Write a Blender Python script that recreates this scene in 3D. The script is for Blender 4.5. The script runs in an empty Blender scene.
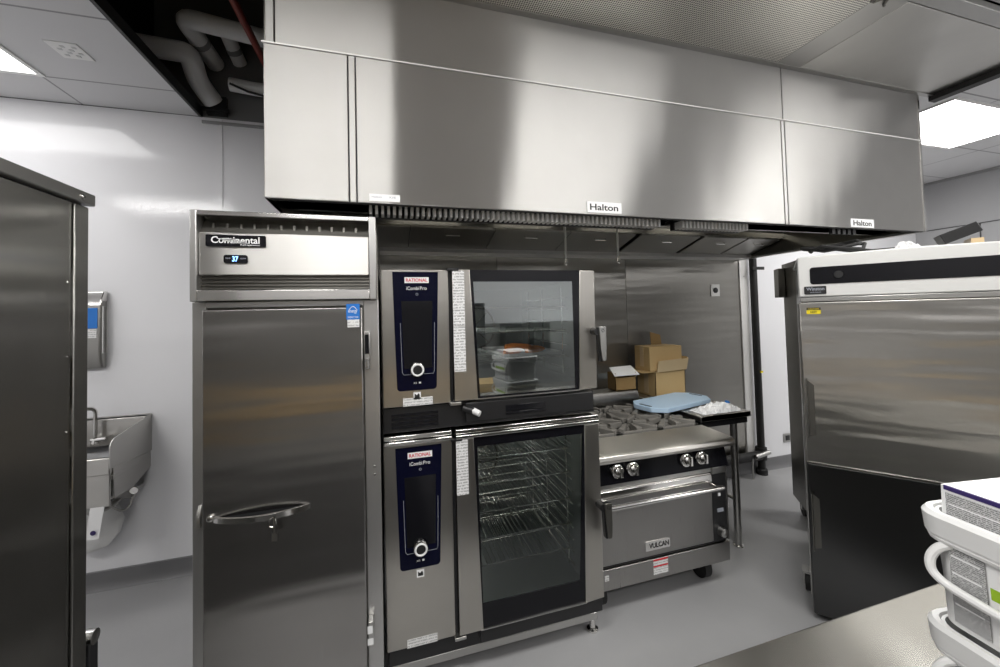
import bpy, math, random
from mathutils import Matrix, Vector
random.seed(7)
sc = bpy.context.scene
C = sc.collection
PI = math.pi

# ------------------------------------------------------------------ materials
def new_mat(name):
    m = bpy.data.materials.new(name); m.use_nodes = True
    nt = m.node_tree
    return m, nt, nt.nodes['Principled BSDF']

def plain(name, col, rough=.5, metal=0., spec=.5, coat=0., emit=None, es=0., bump=0., bscale=60.):
    m, nt, b = new_mat(name)
    b.inputs['Base Color'].default_value = (*col, 1)
    b.inputs['Roughness'].default_value = rough
    b.inputs['Metallic'].default_value = metal
    b.inputs['Specular IOR Level'].default_value = spec
    b.inputs['Coat Weight'].default_value = coat
    if emit:
        b.inputs['Emission Color'].default_value = (*emit, 1)
        b.inputs['Emission Strength'].default_value = es
    if bump:
        tc = nt.nodes.new('ShaderNodeTexCoord'); n = nt.nodes.new('ShaderNodeTexNoise')
        n.inputs['Scale'].default_value = bscale; n.inputs['Detail'].default_value = 3
        bp = nt.nodes.new('ShaderNodeBump'); bp.inputs['Strength'].default_value = bump; bp.inputs['Distance'].default_value = .01
        nt.links.new(tc.outputs['Object'], n.inputs['Vector'])
        nt.links.new(n.outputs['Fac'], bp.inputs['Height'])
        nt.links.new(bp.outputs['Normal'], b.inputs['Normal'])
    return m

def steel(name, smear, col=(.56, .55, .53), rough=.3, aniso=.85, wax=None, var=.03, wob=0., ws=3.):
    """brushed stainless: reflections smear along `smear`; fine grain runs across it"""
    m, nt, b = new_mat(name)
    N, L = nt.nodes, nt.links
    b.inputs['Metallic'].default_value = 1
    b.inputs['Anisotropic'].default_value = aniso
    t = N.new('ShaderNodeCombineXYZ')
    for i in range(3): t.inputs[i].default_value = smear[i]
    L.new(t.outputs[0], b.inputs['Tangent'])
    tc = N.new('ShaderNodeTexCoord')
    mp = N.new('ShaderNodeMapping')
    mp.inputs['Scale'].default_value = tuple(600 if abs(s) > .6 else 4 for s in smear)
    n = N.new('ShaderNodeTexNoise'); n.inputs['Scale'].default_value = 1.; n.inputs['Detail'].default_value = 2
    L.new(tc.outputs['Object'], mp.inputs['Vector']); L.new(mp.outputs[0], n.inputs['Vector'])
    big = N.new('ShaderNodeTexNoise'); big.inputs['Scale'].default_value = 3.5; big.inputs['Detail'].default_value = 4
    L.new(tc.outputs['Object'], big.inputs['Vector'])
    r = N.new('ShaderNodeMapRange'); r.inputs['To Min'].default_value = rough - var*.5; r.inputs['To Max'].default_value = rough + var*.5
    L.new(n.outputs['Fac'], r.inputs['Value']); L.new(r.outputs[0], b.inputs['Roughness'])
    mix = N.new('ShaderNodeMix'); mix.data_type = 'RGBA'
    mix.inputs[6].default_value = (*[c*.9 for c in col], 1); mix.inputs[7].default_value = (*[min(1, c*1.08) for c in col], 1)
    L.new(big.outputs['Fac'], mix.inputs[0]); L.new(mix.outputs[2], b.inputs['Base Color'])
    if wob:
        w = N.new('ShaderNodeTexNoise'); w.inputs['Scale'].default_value = 1.; w.inputs['Detail'].default_value = 2
        m2 = N.new('ShaderNodeMapping'); ax = wax or smear
        m2.inputs['Scale'].default_value = tuple(ws*.12 if abs(q) > .6 else ws for q in ax)
        L.new(tc.outputs['Object'], m2.inputs['Vector']); L.new(m2.outputs[0], w.inputs['Vector'])
        bp = N.new('ShaderNodeBump'); bp.inputs['Strength'].default_value = wob; bp.inputs['Distance'].default_value = .05
        L.new(w.outputs['Fac'], bp.inputs['Height']); L.new(bp.outputs['Normal'], b.inputs['Normal'])
    return m

def print_mat(name, paper, ink, axis='Z', lines=90., dens=.5, gapn=6., cell=260.):
    """fine print that can't be read: rows of ink specks broken into words"""
    m, nt, b = new_mat(name)
    N, L = nt.nodes, nt.links
    tc = N.new('ShaderNodeTexCoord'); sp = N.new('ShaderNodeSeparateXYZ'); L.new(tc.outputs['Object'], sp.inputs[0])
    mu = N.new('ShaderNodeMath'); mu.operation = 'MULTIPLY'; mu.inputs[1].default_value = lines; L.new(sp.outputs[axis], mu.inputs[0])
    fr = N.new('ShaderNodeMath'); fr.operation = 'FRACT'; L.new(mu.outputs[0], fr.inputs[0])
    g = N.new('ShaderNodeMath'); g.operation = 'GREATER_THAN'; g.inputs[1].default_value = 1 - dens; L.new(fr.outputs[0], g.inputs[0])
    n = N.new('ShaderNodeTexNoise'); n.inputs['Scale'].default_value = cell; n.inputs['Detail'].default_value = 1; L.new(tc.outputs['Object'], n.inputs['Vector'])
    n2 = N.new('ShaderNodeMath'); n2.operation = 'GREATER_THAN'; n2.inputs[1].default_value = .44; L.new(n.outputs['Fac'], n2.inputs[0])
    mm = N.new('ShaderNodeMath'); mm.operation = 'MULTIPLY'; L.new(g.outputs[0], mm.inputs[0]); L.new(n2.outputs[0], mm.inputs[1])
    mix = N.new('ShaderNodeMix'); mix.data_type = 'RGBA'; mix.inputs[6].default_value = (*paper, 1); mix.inputs[7].default_value = (*ink, 1)
    L.new(mm.outputs[0], mix.inputs[0]); L.new(mix.outputs[2], b.inputs['Base Color'])
    b.inputs['Roughness'].default_value = .5
    return m

def glass_mat(name, tint, refl, rough=.015):
    m = bpy.data.materials.new(name); m.use_nodes = True
    nt = m.node_tree; N, L = nt.nodes, nt.links
    N.clear()
    o = N.new('ShaderNodeOutputMaterial'); mx = N.new('ShaderNodeMixShader'); tr = N.new('ShaderNodeBsdfTransparent'); gl = N.new('ShaderNodeBsdfGlossy')
    tr.inputs[0].default_value = (*tint, 1); gl.inputs['Color'].default_value = (.9, .95, .95, 1); gl.inputs['Roughness'].default_value = rough
    fz = N.new('ShaderNodeFresnel'); fz.inputs[0].default_value = refl
    L.new(fz.outputs[0], mx.inputs[0]); L.new(tr.outputs[0], mx.inputs[1]); L.new(gl.outputs[0], mx.inputs[2]); L.new(mx.outputs[0], o.inputs[0])
    return m

UP, RT, DP = (0, 0, 1), (1, 0, 0), (0, 1, 0)
M = {}
M['headpanel'] = steel('fridge header steel', UP, (.60, .59, .57), .38, 1., wob=.12)
def hood_material():
    m = bpy.data.materials.new('hood steel'); m.use_nodes = True
    nt = m.node_tree; N, L = nt.nodes, nt.links; N.clear()
    o = N.new('ShaderNodeOutputMaterial'); g = N.new('ShaderNodeBsdfAnisotropic'); d = N.new('ShaderNodeBsdfDiffuse'); mx = N.new('ShaderNodeMixShader')
    g.inputs['Roughness'].default_value = .35; g.inputs['Anisotropy'].default_value = -.82
    t = N.new('ShaderNodeCombineXYZ'); t.inputs[2].default_value = 1; L.new(t.outputs[0], g.inputs['Tangent'])
    tc = N.new('ShaderNodeTexCoord'); mp = N.new('ShaderNodeMapping'); mp.inputs['Scale'].default_value = (3, 3, .35)
    n = N.new('ShaderNodeTexNoise'); n.inputs['Scale'].default_value = 1; n.inputs['Detail'].default_value = 2
    L.new(tc.outputs['Object'], mp.inputs[0]); L.new(mp.outputs[0], n.inputs['Vector'])
    bp = N.new('ShaderNodeBump'); bp.inputs['Strength'].default_value = .12; bp.inputs['Distance'].default_value = .05
    L.new(n.outputs['Fac'], bp.inputs['Height']); L.new(bp.outputs['Normal'], g.inputs['Normal'])
    n2 = N.new('ShaderNodeTexNoise'); n2.inputs['Scale'].default_value = 4; n2.inputs['Detail'].default_value = 5; L.new(tc.outputs['Object'], n2.inputs['Vector'])
    mix = N.new('ShaderNodeMix'); mix.data_type = 'RGBA'; mix.inputs[6].default_value = (.47, .462, .445, 1); mix.inputs[7].default_value = (.55, .542, .525, 1)
    L.new(n2.outputs['Fac'], mix.inputs[0]); L.new(mix.outputs[2], g.inputs['Color'])
    d.inputs[0].default_value = (.5, .49, .475, 1); mx.inputs[0].default_value = .10
    L.new(g.outputs[0], mx.inputs[1]); L.new(d.outputs[0], mx.inputs[2]); L.new(mx.outputs[0], o.inputs[0])
    return m
M['hood'] = hood_material()
M['plenum'] = steel('ceiling steel', DP, (.62, .61, .58), .36, .9, wob=.1)
M['steel_h'] = steel('steel smear across', RT, (.36, .352, .34), .28, .9, wob=.2)
M['frame'] = plain('fridge frame steel', (.50, .495, .485), .33, .9)
M['steel_v'] = steel('steel smear upright', UP, (.56, .55, .53), .28, .8)
M['door'] = steel('fridge door steel', RT, (.37, .36, .348), .27, .95, var=.012, wob=.16, ws=5.)
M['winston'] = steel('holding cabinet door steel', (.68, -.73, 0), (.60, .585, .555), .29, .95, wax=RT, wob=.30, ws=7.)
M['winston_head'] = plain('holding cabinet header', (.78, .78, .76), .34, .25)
M['winston_low_reflect'] = steel('lower door dark reflection', (.68, -.73, 0), (.10, .10, .10), .30, .8)  # lower door's dark reflection painted into the steel colour
M['oven'] = steel('oven steel', RT, (.54, .52, .48), .32, .8)
M['back'] = steel('backsplash steel', RT, (.46, .448, .415), .30, .95, wob=.30, ws=5.)
M['filter'] = plain('filter steel', (.40, .39, .36), .35, .55)
M['slat'] = plain('jet slats', (.93, .92, .89), .4, 0)
M['bright'] = plain('polished steel', (.72, .71, .69), .14, 1)
M['trimlight'] = plain('bright trim', (.80, .79, .77), .3, .3)
M['satin'] = plain('satin steel', (.50, .495, .48), .30, 1)
M['dark_steel'] = steel('dark steel', UP, (.17, .165, .15), .30, .8)
M['cabinet'] = steel('left cabinet steel', DP, (.31, .305, .288), .27, .9, var=.008, wob=.15)
M['flange'] = plain('flange steel', (.34, .335, .32), .4, .8)
M['counter'] = steel('counter steel', DP, (.42, .41, .38), .24, .95, wob=.03)
M['ledge'] = steel('range ledge steel', DP, (.66, .64, .60), .30, .9)
M['sink'] = steel('sink steel', UP, (.5, .49, .47), .34, .6)
M['black'] = plain('black plastic', (.012, .012, .013), .38)
M['blackgloss'] = plain('black gloss', (.006, .006, .008), .12, spec=.3)
M['rubber'] = plain('black rubber', (.015, .015, .015), .65)
M['iron'] = plain('cast iron', (.24, .23, .21), .5, .2, bump=.25, bscale=120)
M['navy'] = plain('navy glass panel', (.0025, .003, .014), .2, spec=.12)
M['white'] = plain('white plastic', (.82, .82, .81), .38)
M['paperwhite'] = plain('white paper', (.85, .85, .85), .6)
M['label_print'] = print_mat('printed sheet', (.78, .78, .78), (.42, .42, .42), 'Z', 75, .55, cell=120)
M['tiny_print'] = print_mat('sticker print', (.76, .76, .75), (.45, .45, .45), 'Z', 80, .5, cell=160)
M['tub_print'] = print_mat('pail print', (.58, .58, .58), (.20, .20, .20), 'Z', 300, .62, cell=420)
M['red'] = plain('red print', (.62, .02, .03), .5)
M['blue'] = plain('blue print', (.01, .16, .55), .5)
M['green'] = plain('green print', (.30, .48, .02), .5)
M['purple'] = plain('purple print', (.035, .02, .12), .5)
M['yellow'] = plain('yellow sticker', (.85, .68, .01), .5)
M['ink'] = plain('black ink', (.015, .015, .015), .5)
M['whiteink'] = plain('white ink', (.85, .85, .85), .5)
M['greyink'] = plain('grey ink', (.35, .37, .42), .5)
M['led'] = plain('blue display digits', (.1, .3, .9), .5, emit=(.25, .5, 1), es=2.5)
M['cardboard'] = plain('cardboard', (.60, .42, .20), .8, bump=.05, bscale=40)
M['cardboard_in'] = plain('cardboard dark', (.30, .19, .075), .85)
M['tape'] = plain('packing tape', (.66, .50, .29), .35)
M['board'] = plain('blue cutting board', (.56, .75, .95), .55, bump=.06, bscale=90)
M['foil'] = plain('clear bag', (.92, .93, .94), .25, 0, bump=.4, bscale=25)
M['orange'] = plain('orange', (1, .30, .05), .5)
M['red_pipe'] = plain('red pipe paint', (.20, .03, .02), .45)
M['insul'] = plain('pipe insulation', (.85, .85, .84), .8)
M['pipe_black'] = plain('black pipe', (.01, .01, .01), .5)
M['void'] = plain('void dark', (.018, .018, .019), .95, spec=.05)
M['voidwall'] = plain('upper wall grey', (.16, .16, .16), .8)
M['base'] = plain('cove base', (.16, .16, .165), .45)
M['cavity'] = plain('oven cavity', (.30, .32, .32), .3, .8)
M['glass_up'] = glass_mat('upper oven glass', (.60, .65, .65), 3.2)
M['glass_lo'] = glass_mat('lower oven glass', (.62, .66, .65), 1.7)
M['seam'] = plain('seam shadow', (.05, .05, .05), .6)
M['plategrey'] = plain('plate grille', (.6, .6, .6), .6)
M['graytile'] = plain('grey strip', (.3, .3, .3), .6)
M['lens2'] = plain('dim light diffuser', (.9, .9, .9), .4, emit=(1, .985, .97), es=4.5)
M['lens3'] = plain('canopy lamp lens', (.9, .9, .9), .4, emit=(1, .96, .86), es=9)
M['lens'] = plain('light diffuser', (.9, .9, .9), .4, emit=(1, .985, .96), es=13)

def wall_material():
    m, nt, b = new_mat('white wall board'); N, L = nt.nodes, nt.links
    b.inputs['Base Color'].default_value = (.80, .80, .82, 1); b.inputs['Roughness'].default_value = .07
    b.inputs['Specular IOR Level'].default_value = .45
    tc = N.new('ShaderNodeTexCoord'); n = N.new('ShaderNodeTexNoise'); n.inputs['Scale'].default_value = 110; n.inputs['Detail'].default_value = 2
    bp = N.new('ShaderNodeBump'); bp.inputs['Strength'].default_value = .14; bp.inputs['Distance'].default_value = .002
    L.new(tc.outputs['Object'], n.inputs['Vector']); L.new(n.outputs['Fac'], bp.inputs['Height']); L.new(bp.outputs['Normal'], b.inputs['Normal'])
    return m
M['wall'] = wall_material()
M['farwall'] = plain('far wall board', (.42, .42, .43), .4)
M['satinpaint'] = plain('grey stand front', (.45, .45, .44), .5)
M['frontwall'] = plain('front wall reflection tone', (.24, .24, .235), .5)

def floor_material():
    m, nt, b = new_mat('grey epoxy floor'); N, L = nt.nodes, nt.links
    tc = N.new('ShaderNodeTexCoord'); n = N.new('ShaderNodeTexNoise'); n.inputs['Scale'].default_value = 1.3; n.inputs['Detail'].default_value = 5
    L.new(tc.outputs['Object'], n.inputs['Vector'])
    r = N.new('ShaderNodeValToRGB'); r.color_ramp.elements[0].position = .3; r.color_ramp.elements[1].position = .75
    r.color_ramp.elements[0].color = (.36, .36, .365, 1); r.color_ramp.elements[1].color = (.43, .43, .435, 1)
    L.new(n.outputs['Fac'], r.inputs[0]); L.new(r.outputs[0], b.inputs['Base Color'])
    b.inputs['Roughness'].default_value = .38
    n2 = N.new('ShaderNodeTexNoise'); n2.inputs['Scale'].default_value = 300
    bp = N.new('ShaderNodeBump'); bp.inputs['Strength'].default_value = .15; bp.inputs['Distance'].default_value = .002
    L.new(tc.outputs['Object'], n2.inputs['Vector']); L.new(n2.outputs['Fac'], bp.inputs['Height']); L.new(bp.outputs['Normal'], b.inputs['Normal'])
    return m
M['floor'] = floor_material()

def tile_material(ox, oy):
    """ceiling tiles on a grid 0.61 x 1.22 m"""
    m, nt, b = new_mat('ceiling tiles'); N, L = nt.nodes, nt.links
    tc = N.new('ShaderNodeTexCoord'); sp = N.new('ShaderNodeSeparateXYZ'); L.new(tc.outputs['Object'], sp.inputs[0])
    def line(out, off, per, w):
        a = N.new('ShaderNodeMath'); a.operation = 'ADD'; a.inputs[1].default_value = -off + 50*per; L.new(out, a.inputs[0])
        d = N.new('ShaderNodeMath'); d.operation = 'DIVIDE'; d.inputs[1].default_value = per; L.new(a.outputs[0], d.inputs[0])
        f = N.new('ShaderNodeMath'); f.operation = 'FRACT'; L.new(d.outputs[0], f.inputs[0])
        g = N.new('ShaderNodeMath'); g.operation = 'LESS_THAN'; g.inputs[1].default_value = w/per; L.new(f.outputs[0], g.inputs[0])
        return g
    a = line(sp.outputs[0], ox, 1.22, .012); c = line(sp.outputs[1], oy, .61, .012)
    mx = N.new('ShaderNodeMath'); mx.operation = 'MAXIMUM'; L.new(a.outputs[0], mx.inputs[0]); L.new(c.outputs[0], mx.inputs[1])
    mix = N.new('ShaderNodeMix'); mix.data_type = 'RGBA'; mix.inputs[6].default_value = (.66, .66, .67, 1); mix.inputs[7].default_value = (.30, .30, .31, 1)  # grid bars drawn grey, with their slight shading painted in
    L.new(mx.outputs[0], mix.inputs[0]); L.new(mix.outputs[2], b.inputs['Base Color'])
    b.inputs['Roughness'].default_value = .6
    return m
M['tile'] = tile_material(-1.885, 2.83)

def perf_material():
    m, nt, b = new_mat('perforated steel'); N, L = nt.nodes, nt.links
    tc = N.new('ShaderNodeTexCoord'); v = N.new('ShaderNodeTexVoronoi'); v.inputs['Scale'].default_value = 95; v.inputs['Randomness'].default_value = 0
    L.new(tc.outputs['Object'], v.inputs['Vector'])
    g = N.new('ShaderNodeMath'); g.operation = 'LESS_THAN'; g.inputs[1].default_value = .33; L.new(v.outputs['Distance'], g.inputs[0])
    mix = N.new('ShaderNodeMix'); mix.data_type = 'RGBA'; mix.inputs[6].default_value = (.80, .78, .73, 1); mix.inputs[7].default_value = (.06, .06, .06, 1)
    L.new(g.outputs[0], mix.inputs[0]); L.new(mix.outputs[2], b.inputs['Base Color'])
    b.inputs['Metallic'].default_value = 1; b.inputs['Roughness'].default_value = .35; b.inputs['Anisotropic'].default_value = .8
    t = N.new('ShaderNodeCombineXYZ'); t.inputs[1].default_value = 1; L.new(t.outputs[0], b.inputs['Tangent'])
    return m
M['perf'] = perf_material()

# ------------------------------------------------------------------ mesh builder
class MB:
    def __init__(s): s.v = []; s.f = []
    def add(s, vs, fs):
        o = len(s.v); s.v += [Vector(p) for p in vs]; s.f += [tuple(i + o for i in f) for f in fs]; return s
    def box(s, x0, x1, y0, y1, z0, z1):
        vs = [(x, y, z) for z in (z0, z1) for y in (y0, y1) for x in (x0, x1)]
        return s.add(vs, [(0, 2, 3, 1), (4, 5, 7, 6), (0, 1, 5, 4), (2, 6, 7, 3), (0, 4, 6, 2), (1, 3, 7, 5)])
    def prism(s, poly, axis, a, b):
        """poly in the two other axes (x: (y,z), y: (x,z), z: (x,y))"""
        def P(p, t): return (t, p[0], p[1]) if axis == 'x' else (p[0], t, p[1]) if axis == 'y' else (p[0], p[1], t)
        n = len(poly); vs = [P(p, a) for p in poly] + [P(p, b) for p in poly]
        ar = sum(poly[i][0]*poly[(i+1) % n][1] - poly[(i+1) % n][0]*poly[i][1] for i in range(n))
        flip = (ar > 0) != (axis == 'y')
        if b < a: flip = not flip
        r = range(n)
        fs = [tuple(reversed(r)) if flip else tuple(r), tuple(i + n for i in r) if flip else tuple(reversed([i + n for i in r]))]
        for i in r:
            j = (i + 1) % n
            fs.append((i, j, j + n, i + n) if flip else (j, i, i + n, j + n))
        return s.add(vs, fs)
    def tube(s, pts, r, n=10, cap=True, closed=False):
        pts = [Vector(p) for p in pts]; m = len(pts); rr = r if isinstance(r, (list, tuple)) else [r]*m
        vs = []; u = None
        for i, p in enumerate(pts):
            if closed: t = (pts[(i+1) % m] - pts[i-1]).normalized()
            else: t = (pts[min(i+1, m-1)] - pts[max(i-1, 0)]).normalized()
            if u is None:
                u = t.orthogonal().normalized()
            else:
                u = (u - t*u.dot(t)); u = u.normalized() if u.length > 1e-6 else t.orthogonal().normalized()
            w = t.cross(u)
            vs += [p + rr[i]*(math.cos(2*PI*k/n)*u + math.sin(2*PI*k/n)*w) for k in range(n)]
        fs = []
        for i in range(m if closed else m - 1):
            a, b = i*n, ((i + 1) % m)*n
            for k in range(n):
                k2 = (k + 1) % n; fs.append((a + k, a + k2, b + k2, b + k))
        if cap and not closed:
            fs.append(tuple(reversed(range(n)))); fs.append(tuple((m-1)*n + k for k in range(n)))
        return s.add(vs, fs)
    def cyl(s, p0, p1, r0, r1=None, n=20): return s.tube([p0, p1], [r0, r0 if r1 is None else r1], n)
    def lathe(s, prof, c, axis=(0, 0, 1), n=24):
        ax = Vector(axis).normalized(); u = ax.orthogonal().normalized(); w = ax.cross(u); c = Vector(c)
        vs = []; fs = []
        for r, h in prof: vs += [c + ax*h + max(r, 1e-5)*(math.cos(2*PI*k/n)*u + math.sin(2*PI*k/n)*w) for k in range(n)]
        for i in range(len(prof) - 1):
            for k in range(n):
                k2 = (k + 1) % n; fs.append((i*n + k, i*n + k2, (i+1)*n + k2, (i+1)*n + k))
        fs.append(tuple(reversed(range(n)))); fs.append(tuple((len(prof)-1)*n + k for k in range(n)))
        return s.add(vs, fs)
    def quad(s, a, b, c, d): return s.add([a, b, c, d], [(0, 1, 2, 3)])
    def slab(s, a, b, c, d, t):
        """a four-cornered sheet of thickness t"""
        a, b, c, d = map(Vector, (a, b, c, d)); n = (b - a).cross(d - a).normalized()*t
        vs = [a, b, c, d, a + n, b + n, c + n, d + n]
        return s.add(vs, [(3, 2, 1, 0), (4, 5, 6, 7), (0, 1, 5, 4), (1, 2, 6, 5), (2, 3, 7, 6), (3, 0, 4, 7)])
    def loft(s, rings, cap=True):
        n = len(rings[0]); vs = [p for r in rings for p in r]; fs = []
        for i in range(len(rings) - 1):
            for k in range(n):
                k2 = (k + 1) % n; fs.append((i*n + k, i*n + k2, (i+1)*n + k2, (i+1)*n + k))
        if cap: fs.append(tuple(reversed(range(n)))); fs.append(tuple((len(rings)-1)*n + k for k in range(n)))
        return s.add(vs, fs)

def rrect(x0, x1, y0, y1, r, k=5):
    out = []
    for cx, cy, a0 in ((x1 - r, y1 - r, 0), (x0 + r, y1 - r, 90), (x0 + r, y0 + r, 180), (x1 - r, y0 + r, 270)):
        for i in range(k + 1):
            a = math.radians(a0 + 90*i/k); out.append((cx + r*math.cos(a), cy + r*math.sin(a)))
    return out

ROOT = {}
def place(o, root): ROOT[o.name] = root
def thing(name, label, cat, loc=(0, 0, 0), rz=0., group=None):
    o = bpy.data.objects.new(name, None); C.objects.link(o)
    o.empty_display_size = .1
    o.location = loc; o.rotation_euler = (0, 0, rz)
    o['label'] = label; o['category'] = cat
    if group: o['group'] = group
    ROOT[o.name] = Matrix.Translation(loc) @ Matrix.Rotation(rz, 4, 'Z')
    return o

def obj(name, mb, mat, parent=None, bevel=0., local=False, smooth=True, seg=2, label=None, angle=35):
    me = bpy.data.meshes.new(name)
    vs = mb.v
    if parent is not None and not local:
        inv = ROOT[parent.name].inverted(); vs = [inv @ p for p in vs]
    me.from_pydata([tuple(p) for p in vs], [], mb.f); me.update()
    o = bpy.data.objects.new(name, me); C.objects.link(o)
    if mat: me.materials.append(M[mat] if isinstance(mat, str) else mat)
    if parent is not None: o.parent = parent; ROOT[o.name] = ROOT[parent.name]
    else: ROOT[o.name] = Matrix.Identity(4)
    if bevel:
        b = o.modifiers.new('bevel', 'BEVEL'); b.width = bevel; b.segments = seg; b.limit_method = 'ANGLE'; b.angle_limit = math.radians(40)
    if smooth:
        me.shade_smooth(); me.set_sharp_from_angle(angle=math.radians(angle))
    if label: o['label'] = label
    return o

def single(name, mb, mat, label, cat, loc, group=None, **k):
    """a thing of one mesh, its origin at loc (mesh given in world space)"""
    L = Vector(loc); mb.v = [p - L for p in mb.v]
    o = obj(name, mb, mat, None, **k); o.location = loc; o['label'] = label; o['category'] = cat
    if group: o['group'] = group
    return o

def struct(name, mb, mat, bevel=0.):
    o = obj(name, mb, mat, None, bevel=bevel); o['kind'] = 'structure'; return o

def text(name, s, mat, parent, x0, x1, z0, z1, y, local=False, bold=0., depth=.0006):
    """lettering filling the box x0..x1, z0..z1 on a face that looks towards -y"""
    cu = bpy.data.curves.new('t', 'FONT'); cu.body = s; cu.extrude = .01; cu.offset = bold; cu.resolution_u = 3
    t = bpy.data.objects.new('t', cu); C.objects.link(t)
    bpy.context.view_layer.update()
    me = bpy.data.meshes.new_from_object(t.evaluated_get(bpy.context.evaluated_depsgraph_get()))
    mb = MB(); vs = [v.co.copy() for v in me.vertices]
    xs = [v.x for v in vs]; ys = [v.y for v in vs]; a, b, c, d = min(xs), max(xs), min(ys), max(ys)
    mb.v = [Vector((x0 + (v.x-a)/(b-a)*(x1-x0), y - depth*(v.z + .01)/.02, z0 + (v.y-c)/(d-c)*(z1-z0))) for v in vs]
    mb.f = [tuple(p.vertices) for p in me.polygons]
    bpy.data.objects.remove(t); bpy.data.curves.remove(cu); bpy.data.meshes.remove(me)
    return obj(name, mb, mat, parent, local=local, smooth=False)

def kids(o): return [c for c in bpy.data.objects if c.parent == o]
def dup(root, loc, rz=None, label=None):
    r = root.copy(); C.objects.link(r); r.location = loc
    if rz is not None: r.rotation_euler = (0, 0, rz)
    if label: r['label'] = label
    for ch in kids(root):
        c = ch.copy(); C.objects.link(c); c.parent = r
        for g in kids(ch):
            d = g.copy(); C.objects.link(d); d.parent = c
    return r

# ------------------------------------------------------------------ camera (level with a standing photographer, very wide lens)
cam = bpy.data.cameras.new('camera'); co = bpy.data.objects.new('camera', cam); C.objects.link(co); sc.camera = co
yaw, pitch, roll = .28465, .02983, -.0254
fw = Vector((math.sin(yaw), math.cos(yaw), 0)); rt = Vector((math.cos(yaw), -math.sin(yaw), 0)); up = Vector((0, 0, 1))
f2 = fw*math.cos(pitch) + up*math.sin(pitch); u2 = up*math.cos(pitch) - fw*math.sin(pitch)
r3 = rt*math.cos(roll) + u2*math.sin(roll); u3 = u2*math.cos(roll) - rt*math.sin(roll)
mw = Matrix((r3, u3, -f2)).transposed().to_4x4(); mw.translation = (0, 0, 1.7)
co.matrix_world = mw
cam.sensor_width = 36; cam.lens = 36*.38906; cam.shift_y = -.0333; cam.clip_start = .02

# ------------------------------------------------------------------ room shell
CZ = 3.12; BY = 3.15; HY_ = 1.665
struct('floor', MB().box(-3.3, 6.4, -3.1, 3.3, -.1, 0), 'floor')
struct('wall_back', MB().box(-3.3, 6.4, BY, 3.3, 0, CZ - .005), 'wall')
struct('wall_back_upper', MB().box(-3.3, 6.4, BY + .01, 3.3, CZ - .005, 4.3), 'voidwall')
struct('wall_left', MB().box(-3.3, -3.2, -3.0, BY, 0, CZ), 'wall')
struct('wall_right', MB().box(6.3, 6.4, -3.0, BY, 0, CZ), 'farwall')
struct('wall_front', MB().box(-3.3, 1.0, -3.1, -3.0, 1.95, CZ).box(1.0, 6.4, -3.1, -3.0, 1.50, CZ), 'wall')
struct('wall_front_lower', MB().box(-3.3, 1.0, -3.1, -3.0, 0, 1.95).box(1.0, 6.4, -3.1, -3.0, 0, 1.50), 'frontwall')  # unseen dark part, its height stepped to shape steel and glass reflections
ce = MB()
ce.box(-3.3, -1.22, -3.1, BY, CZ, CZ + .02)
ce.box(-1.22, 3.60, -3.1, 1.07, CZ, CZ + .02)
ce.box(3.44, 3.60, HY_ - .002, BY, CZ, CZ + .02)
ce.box(3.60, 6.4, -3.1, BY, CZ, CZ + .02)
struct('ceiling', ce, 'tile')
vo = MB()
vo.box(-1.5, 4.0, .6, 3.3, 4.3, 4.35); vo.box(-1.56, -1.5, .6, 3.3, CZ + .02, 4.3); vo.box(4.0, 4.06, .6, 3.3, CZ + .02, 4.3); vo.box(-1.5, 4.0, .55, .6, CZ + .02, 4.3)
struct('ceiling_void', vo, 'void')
struct('baseboard_back', MB().prism([(BY - .028, 0), (BY - .012, .016), (BY - .006, .05), (BY - .006, .112), (BY, .118), (BY, 0)], 'x', -3.2, 6.3), 'base')
struct('trim_1', MB().box(-1.112, -1.092, BY - .004, BY, .118, CZ - .01), 'wall')
tr = MB().box(-1.232, -1.214, 1.07, BY, CZ - .006, CZ + .06); struct('trim_2', tr, 'pipe_black')
struct('trim_3', MB().box(-1.214, -.45, BY - .012, BY, CZ - .05, CZ - .03), 'graytile')
tw = MB(); tw.box(6.292, 6.3, -3, BY, 2.541, 2.549); tw.box(6.292, 6.3, 2.60, 2.608, 0, 2.541); tw.box(6.292, 6.3, 1.38, 1.388, 0, 2.541); struct('trim_4', tw, 'seam')
struct('trim_5', MB().box(6.285, 6.3, -3, BY, CZ - .03, CZ), 'graytile')

# ceiling lights: frame and glowing diffuser
def troffer(x0, y0, label, w=1.22, d=.61, lens='lens'):
    t = thing('ceiling_light', label, 'ceiling light', (x0, y0, CZ), 0, 'recessed ceiling light panels')
    fr = MB(); e = .025; z0, z1 = CZ - .008, CZ
    fr.box(x0, x0 + w, y0, y0 + e, z0, z1); fr.box(x0, x0 + w, y0 + d - e, y0 + d, z0, z1)
    fr.box(x0, x0 + e, y0 + e, y0 + d - e, z0, z1); fr.box(x0 + w - e, x0 + w, y0 + e, y0 + d - e, z0, z1)
    obj('frame', fr, 'white', t)
    df = MB()
    n = 10
    rings = []
    for i in range(n + 1):
        y = y0 + e + (d - 2*e)*i/n; z = CZ - .006 + .004*abs(2*i/n - 1)
        rings.append(((x0 + e, y, z), (x0 + w - e, y, z)))
    for i in range(n):
        a, b = rings[i], rings[i+1]; df.quad(a[0], b[0], b[1], a[1])
    obj('diffuser', df, lens, t, smooth=True)
    return t
troffer(-3.075, 2.22, 'glowing ceiling light panel at the far left beside the tall dark cabinet', lens='lens2')
troffer(3.85, 1.66, 'glowing ceiling light panel right of the hood over the far room')
troffer(3.85, -.78, 'added ceiling light panel of the far room, out of the frame at right')  # added out of frame to light the far side
troffer(-3.1, .18, 'added fill light panel behind the tall dark cabinet')  # added as fill for the left wall
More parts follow.
